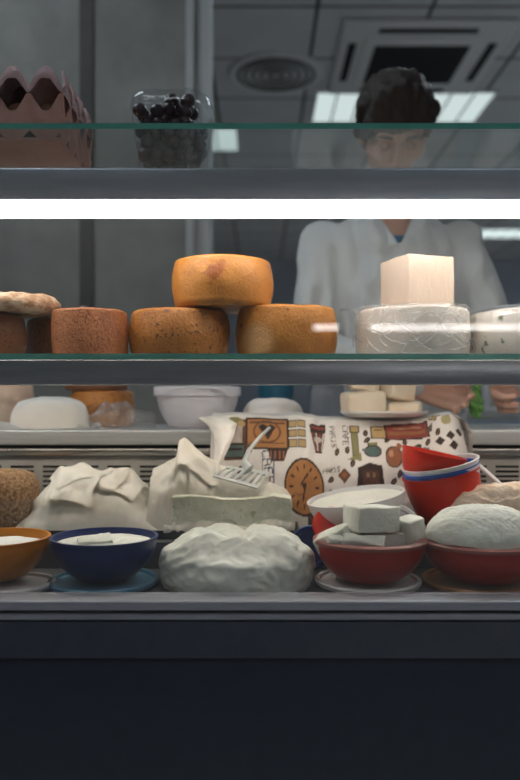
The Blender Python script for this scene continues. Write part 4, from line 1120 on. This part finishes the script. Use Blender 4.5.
# blue shirt
sg = G(); loft(sg, [(.80, PX_, PY_ + .01, .152, .108), (.9, PX_, PY_ + .01, .157, .113), (1.05, PX_, PY_, .138, .099), (1.2, PX_, PY_ - .01, .135, .109), (1.25, PX_, PY_ - .018, .13, .108), (1.288, PX_, PY_ - .02, .12, .102)])
shr = remesh(sg, .007, 4); shr.build('shirt', mat('blue_shirt', (.03, .14, .26), (.04, .17, .30), 10, .8), per, angle=180)
# coat
cg = G()
loft(cg, [(.52, PX_, PY_ + .02, .215, .155), (.75, PX_, PY_ + .015, .195, .148), (.9, PX_, PY_ + .01, .19, .142), (1.05, PX_, PY_, .160, .132), (1.18, PX_, PY_ - .01, .166, .138), (1.27, PX_, PY_ - .015, .176, .116), (1.315, PX_, PY_ - .018, .155, .095), (1.345, PX_, PY_ - .02, .098, .08), (1.362, PX_, PY_ - .018, .08, .07)])
for s_ in (-1, 1):
    S_, E_, W_ = ARM[s_]
    cg.caps(S_, .060, E_, .048); E2 = Vector(E_); W2 = Vector(W_); cg.caps(E2, .048, E2.lerp(W2, .93), .040)
    cg.caps((PX_ + s_ * .02, PY_ - .118, 1.235), .012, (PX_ + s_ * .062, PY_ - .082, 1.335), .012)
ct = remesh(cg, .007, 4)
ct.warp(lambda v: v + Vector((.004 * fr(v, 14), (-.042 * crease((v.x, v.y, v.z * .55), 24, 3) if v.y < PY_ - .01 else 0) + .004 * fr(v, 9), .003 * fr(v, 20))))
vz = 1.262
def in_v(v): return v[1] < PY_ - .02 and v[2] > vz and abs(v[0] - PX_ - .004) < (v[2] - vz) * .52 + .001
keep = [not in_v(v) for v in ct.v]
ct.f = [f for f in ct.f if all(keep[i] for i in f)]; ct.m = [0] * len(ct.f)
coat = ct.build('coat', mat('white_coat', (.50, .52, .53), (.56, .58, .58), 6, .85, bump=.3, bscale=25), per, angle=180)
bm = bmesh.new(); bm.from_mesh(coat.data); bmesh.ops.delete(bm, geom=[v for v in bm.verts if not v.link_faces], context='VERTS'); bm.to_mesh(coat.data); bm.free()
# lapels + placket
for s_ in (-1, 1):
    def lap(u, v, s_=s_):
        z = 1.255 + .085 * v; x = PX_ + .004 + s_ * ((z - vz) * .50 + .004 + .034 * u * math.sin(math.pi * (.25 + .7 * v)))
        y = PY_ - .152 + .060 * v ** 1.4 + .010 * u
        return (x, y, z)
    lo_ = G().grid(8, 14, lap).build('lapel', mat('coat_lapel', (.52, .54, .55), rough=.85), coat, angle=180)
    md = lo_.modifiers.new('t', 'SOLIDIFY'); md.thickness = .004
for k in range(3):
    G().sphere((PX_ + .004, PY_ - .150 + .004 * k, 1.20 - .11 * k), (.008, .004, .008), 14, 8).build('button', white_pl, coat)
# trousers
tg = G()
for s_ in (-1, 1):
    hx = PX_ + s_ * .085
    tg.caps((hx, PY_ + .01, .78), .092, (hx + s_ * .01, PY_ - .005, .46), .070); tg.caps((hx + s_ * .01, PY_ - .005, .46), .070, (hx + s_ * .015, PY_ + .02, .13), .058)
remesh(tg, .01, 3).build('trousers', mat('dark_trousers', (.03, .03, .04), rough=.9), per, angle=180)
# herbs in the hands
hb = G(); rg = random.Random(3)
for k in range(16):
    a = rg.uniform(0, 6.28); r = rg.uniform(0, .007)
    p0 = HERB + Vector((r * math.cos(a), r * math.sin(a), .028)); p1 = HERB + Vector((r * 1.6 * math.cos(a), r * 1.6 * math.sin(a), -.042 + rg.uniform(0, .015)))
    hb.tube([p0, (p0 + p1) / 2 + Vector((rg.uniform(-.002, .002), 0, 0)), p1], [.0018, .0022, .0012], 6)
    for m_ in range(3):
        c = p0.lerp(p1, rg.random()); hb.sphere(c + Vector((rg.uniform(-.006, .006), rg.uniform(-.005, .005), 0)), (.005, .002, .007), 8, 6)
hb.warp(lambda v: v - HERB)
tag(hb.build('herb_bunch', mat('herb_green', (.10, .30, .05), (.2, .45, .10), 40, .6, transl=.2), loc=HERB), 'small bunch of green herbs in the worker\'s hands', 'herbs')

# ------------------------------------------------------------------ world, camera
w = bpy.data.worlds.new('shop_ambient'); sc.world = w; w.use_nodes = True
w.node_tree.nodes['Background'].inputs[0].default_value = (.5, .55, .65, 1); w.node_tree.nodes['Background'].inputs[1].default_value = .05
cd = bpy.data.cameras.new('camera'); cam = bpy.data.objects.new('camera', cd); COL.objects.link(cam)
cam.location = (0, 0, CZ); cam.rotation_euler = (math.pi / 2, 0, 0)
cd.sensor_fit = 'AUTO'; cd.sensor_width = 36; cd.lens = 36 * F / 780; cd.shift_y = (HY - 390) / 780
cd.clip_start = .02
cd.dof.use_dof = True; cd.dof.focus_distance = 1.11; cd.dof.aperture_fstop = 2.8
sc.camera = cam
sc.view_settings.view_transform = 'Standard'; sc.view_settings.look = 'None'; sc.view_settings.gamma = 1
sc.view_settings.use_curve_mapping = False; sc.view_settings.exposure = 0
sc.cycles.transparent_max_bounces = 24; sc.cycles.max_bounces = 8
